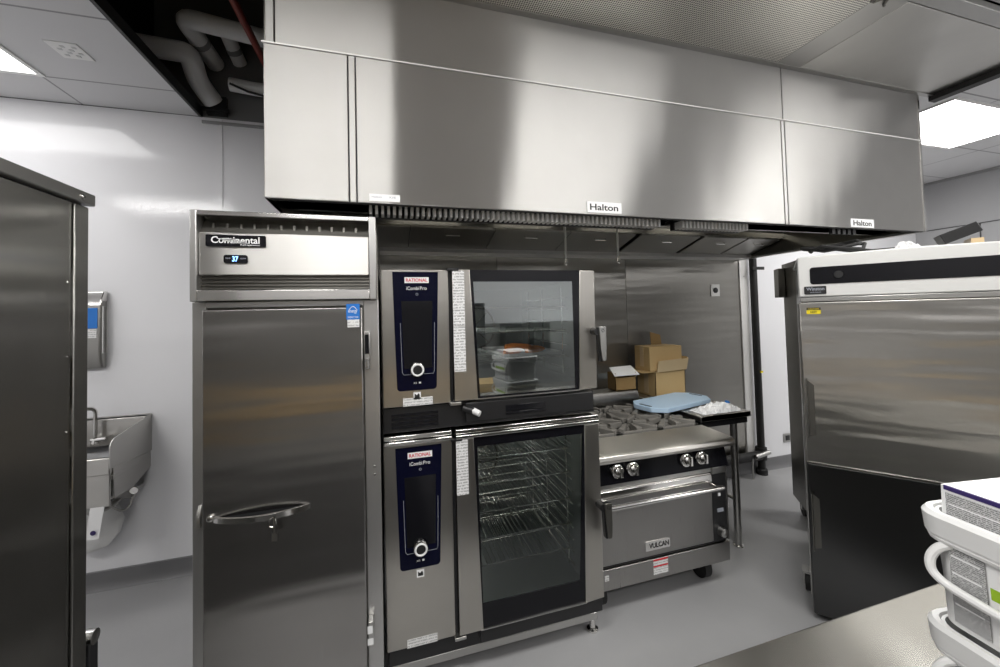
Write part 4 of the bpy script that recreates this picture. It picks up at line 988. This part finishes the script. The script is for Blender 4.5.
# ------------------------------------------------------------------ white pails with handles
def smooth_path(P, k=6):
    P = [Vector(p) for p in P]; out = []
    for i in range(len(P) - 1):
        a, b, c, d = P[max(i-1, 0)], P[i], P[i+1], P[min(i+2, len(P)-1)]
        for j in range(k):
            t = j/k; out.append(.5*((2*b) + (c - a)*t + (2*a - 5*b + 4*c - d)*t*t + (3*b - a - 3*c + d)*t**3))
    return out + [P[-1]]
def pail(z0, label, base=None):
    t = thing('white_pail', label, 'pail', (.972, .515, z0), math.radians(-8), 'white pails stacked on the counter')
    k = dict(local=True)
    # local frame: corner of the pail at the origin, +x away from the viewer's left face, -y along it
    L, Wd, Hh = .36, .30, .205
    def ring(inset, z, r): return [(x, y, z) for x, y in rrect(inset, Wd - inset, -L + inset, -inset, r)]
    b = MB()
    b.loft([ring(.020, .002, .03), ring(.016, .09, .035), ring(.012, .165, .035), ring(.012, .200, .035), ring(.016, .200, .033), ring(.020, .09, .03), ring(.030, .006, .03)], cap=False)
    b.f.append(tuple(reversed(range(24)))); b.f.append(tuple(6*24 + i for i in range(24)))
    obj('pail_body', b, 'white', t, **k)
    rm = MB(); rm.loft([ring(.010, .160, .035), ring(.0, .162, .04), ring(-.003, .196, .042), ring(.002, .204, .04), ring(.010, .204, .035), ring(.012, .19, .034)], cap=False)
    obj('rim', rm, 'white', t, **k)
    rib = MB(); rib.loft([ring(.004, .150, .038), ring(.002, .156, .04), ring(.004, .161, .038), ring(.012, .158, .034)], cap=False)
    obj('rim_rib', rib, 'white', t, **k)
    # handle: a bail bowed along the left face
    hp = smooth_path([(.016, -.050, .150), (.003, -.036, .138), (-.006, -.029, .114), (-.008, -.038, .092), (-.005, -.075, .080), (-.003, -.18, .074), (-.005, -.285, .080), (-.008, -.322, .092), (-.006, -.331, .114), (.003, -.324, .138), (.016, -.310, .150)])
    obj('bail_handle', MB().tube(hp, .0075, 10), 'white', t, **k)
    # printed wrap on the left face
    def wall(y0, y1, z0, z1, t):
        f = lambda z: .0108 + (.165 - z)*.05
        return MB().slab((f(z1), y0, z1), (f(z0), y0, z0), (f(z0), y1, z0), (f(z1), y1, z1), t)
    lb_ = obj('printed_wrap', wall(-.046, -.094, .012, .152, .0014), 'tub_print', t, **k)
    for z in (.130, .100, .068, .045): obj('printed_rule', wall(-.049, -.088, z, z + .003, .0018), 'whiteink', lb_, **k)
    obj('printed_panel', wall(-.097, -.30, .012, .152, .0014), 'paperwhite', lb_, **k)
    obj('green_band', wall(-.099, -.28, .088, .108, .0018), 'green', lb_, **k)
    obj('printed_mark', MB().lathe([(.012, 0), (.012, .0018)], (.0138, -.116, .130), (-1, 0, 0), 16), 'ink', lb_, **k)
    return t
p_lo = pail(.9005, 'lower white pail of the stack on the counter')
p_hi = dup(p_lo, (.972, .515, 1.106), None, 'upper white pail of the stack, holding a grey printed carton')
RP = Matrix.Translation((.972, .515, 1.106)) @ Matrix.Rotation(math.radians(-8), 4, 'Z')
gb = thing('printed_carton', 'white carton with grey print and purple edge in the upper pail', 'carton', tuple(RP @ Vector((.15, -.18, .01))), math.radians(-8))
def rp(x0, x1, y0, y1, z0, z1):
    m = MB().box(x0, x1, y0, y1, z0, z1); m.v = [RP @ p for p in m.v]; return m
obj('carton_body', rp(.027, .255, -.31, -.029, .03, .250), 'paperwhite', gb, bevel=.001)
obj('printed_side', rp(.0262, .027, -.120, -.036, .09, .238), 'tub_print', gb); obj('printed_side', rp(.0262, .027, -.305, -.126, .09, .238), 'tub_print', gb)
for z in (.217, .196, .180): obj('printed_rule', rp(.0256, .0262, -.112, -.040, z, z + .002), 'whiteink', gb)
obj('purple_edge', rp(.0258, .030, -.31, -.034, .2425, .2504), 'purple', gb)

# ------------------------------------------------------------------ unseen things added behind the camera for steel and glass to reflect
pt = thing('reflection_stand', 'long low closed steel stand added behind the photographer for reflections', 'stand', (0, -1.6, 0))
obj('stand_top', MB().box(-3.0, 2.2, -2.0, -1.3, .54, .58), 'satin', pt)
obj('stand_body', MB().box(-2.95, 2.15, -1.98, -1.32, .08, .54), 'satinpaint', pt)
obj('toe_kick', MB().box(-2.9, 2.1, -1.96, -1.36, 0, .08), 'black', pt)
for i in range(7):  # added row, gives the fridge door its tan reflected band
    single('reflection_carton', MB().box(-2.6 + i*.62, -2.02 + i*.62, -1.85, -1.38, .581, .75), 'cardboard', 'brown carton in the row added on the stand for reflections', 'box', (-2.31 + i*.62, -1.6, .581), 'added cartons behind the photographer')
single('reflection_mat', MB().box(-2.2, .30, -1.2, .75, .001, .016), 'rubber', 'black rubber floor mat added in the aisle for reflections', 'mat', (-.95, -.2, 0))  # added dark sheet, darkens the reflection low on the fridge door
for i, (xa, xb, za, zb_) in enumerate(((1.2, 1.55, 1.02, 1.85), (1.9, 2.3, 1.05, 1.5), (2.4, 2.7, 1.05, 1.5))):  # added dark blocks for the upper oven glass to reflect
    m = MB().box(xa, xb, -2.9, -2.55, za, zb_); m.box(xa + .05, xb - .05, -2.55, -2.53, za + .1, zb_ - .1)
    single('reflection_unit', m, 'black', 'black block added behind the photographer for reflections', 'reflection block', ((xa + xb)/2, -2.7, za), 'added black blocks behind the photographer')

# ------------------------------------------------------------------ world and film
w = bpy.data.worlds.new('world'); sc.world = w; w.use_nodes = True
w.node_tree.nodes['Background'].inputs[0].default_value = (.5, .5, .52, 1); w.node_tree.nodes['Background'].inputs[1].default_value = .05
sc.view_settings.view_transform = 'Standard'; sc.view_settings.exposure = 0.4
sc.cycles.use_denoising = True
sc.cycles.max_bounces = 8; sc.cycles.glossy_bounces = 6; sc.cycles.transparent_max_bounces = 12
sc.cycles.sample_clamp_indirect = 6; sc.cycles.caustics_reflective = False; sc.cycles.caustics_refractive = False
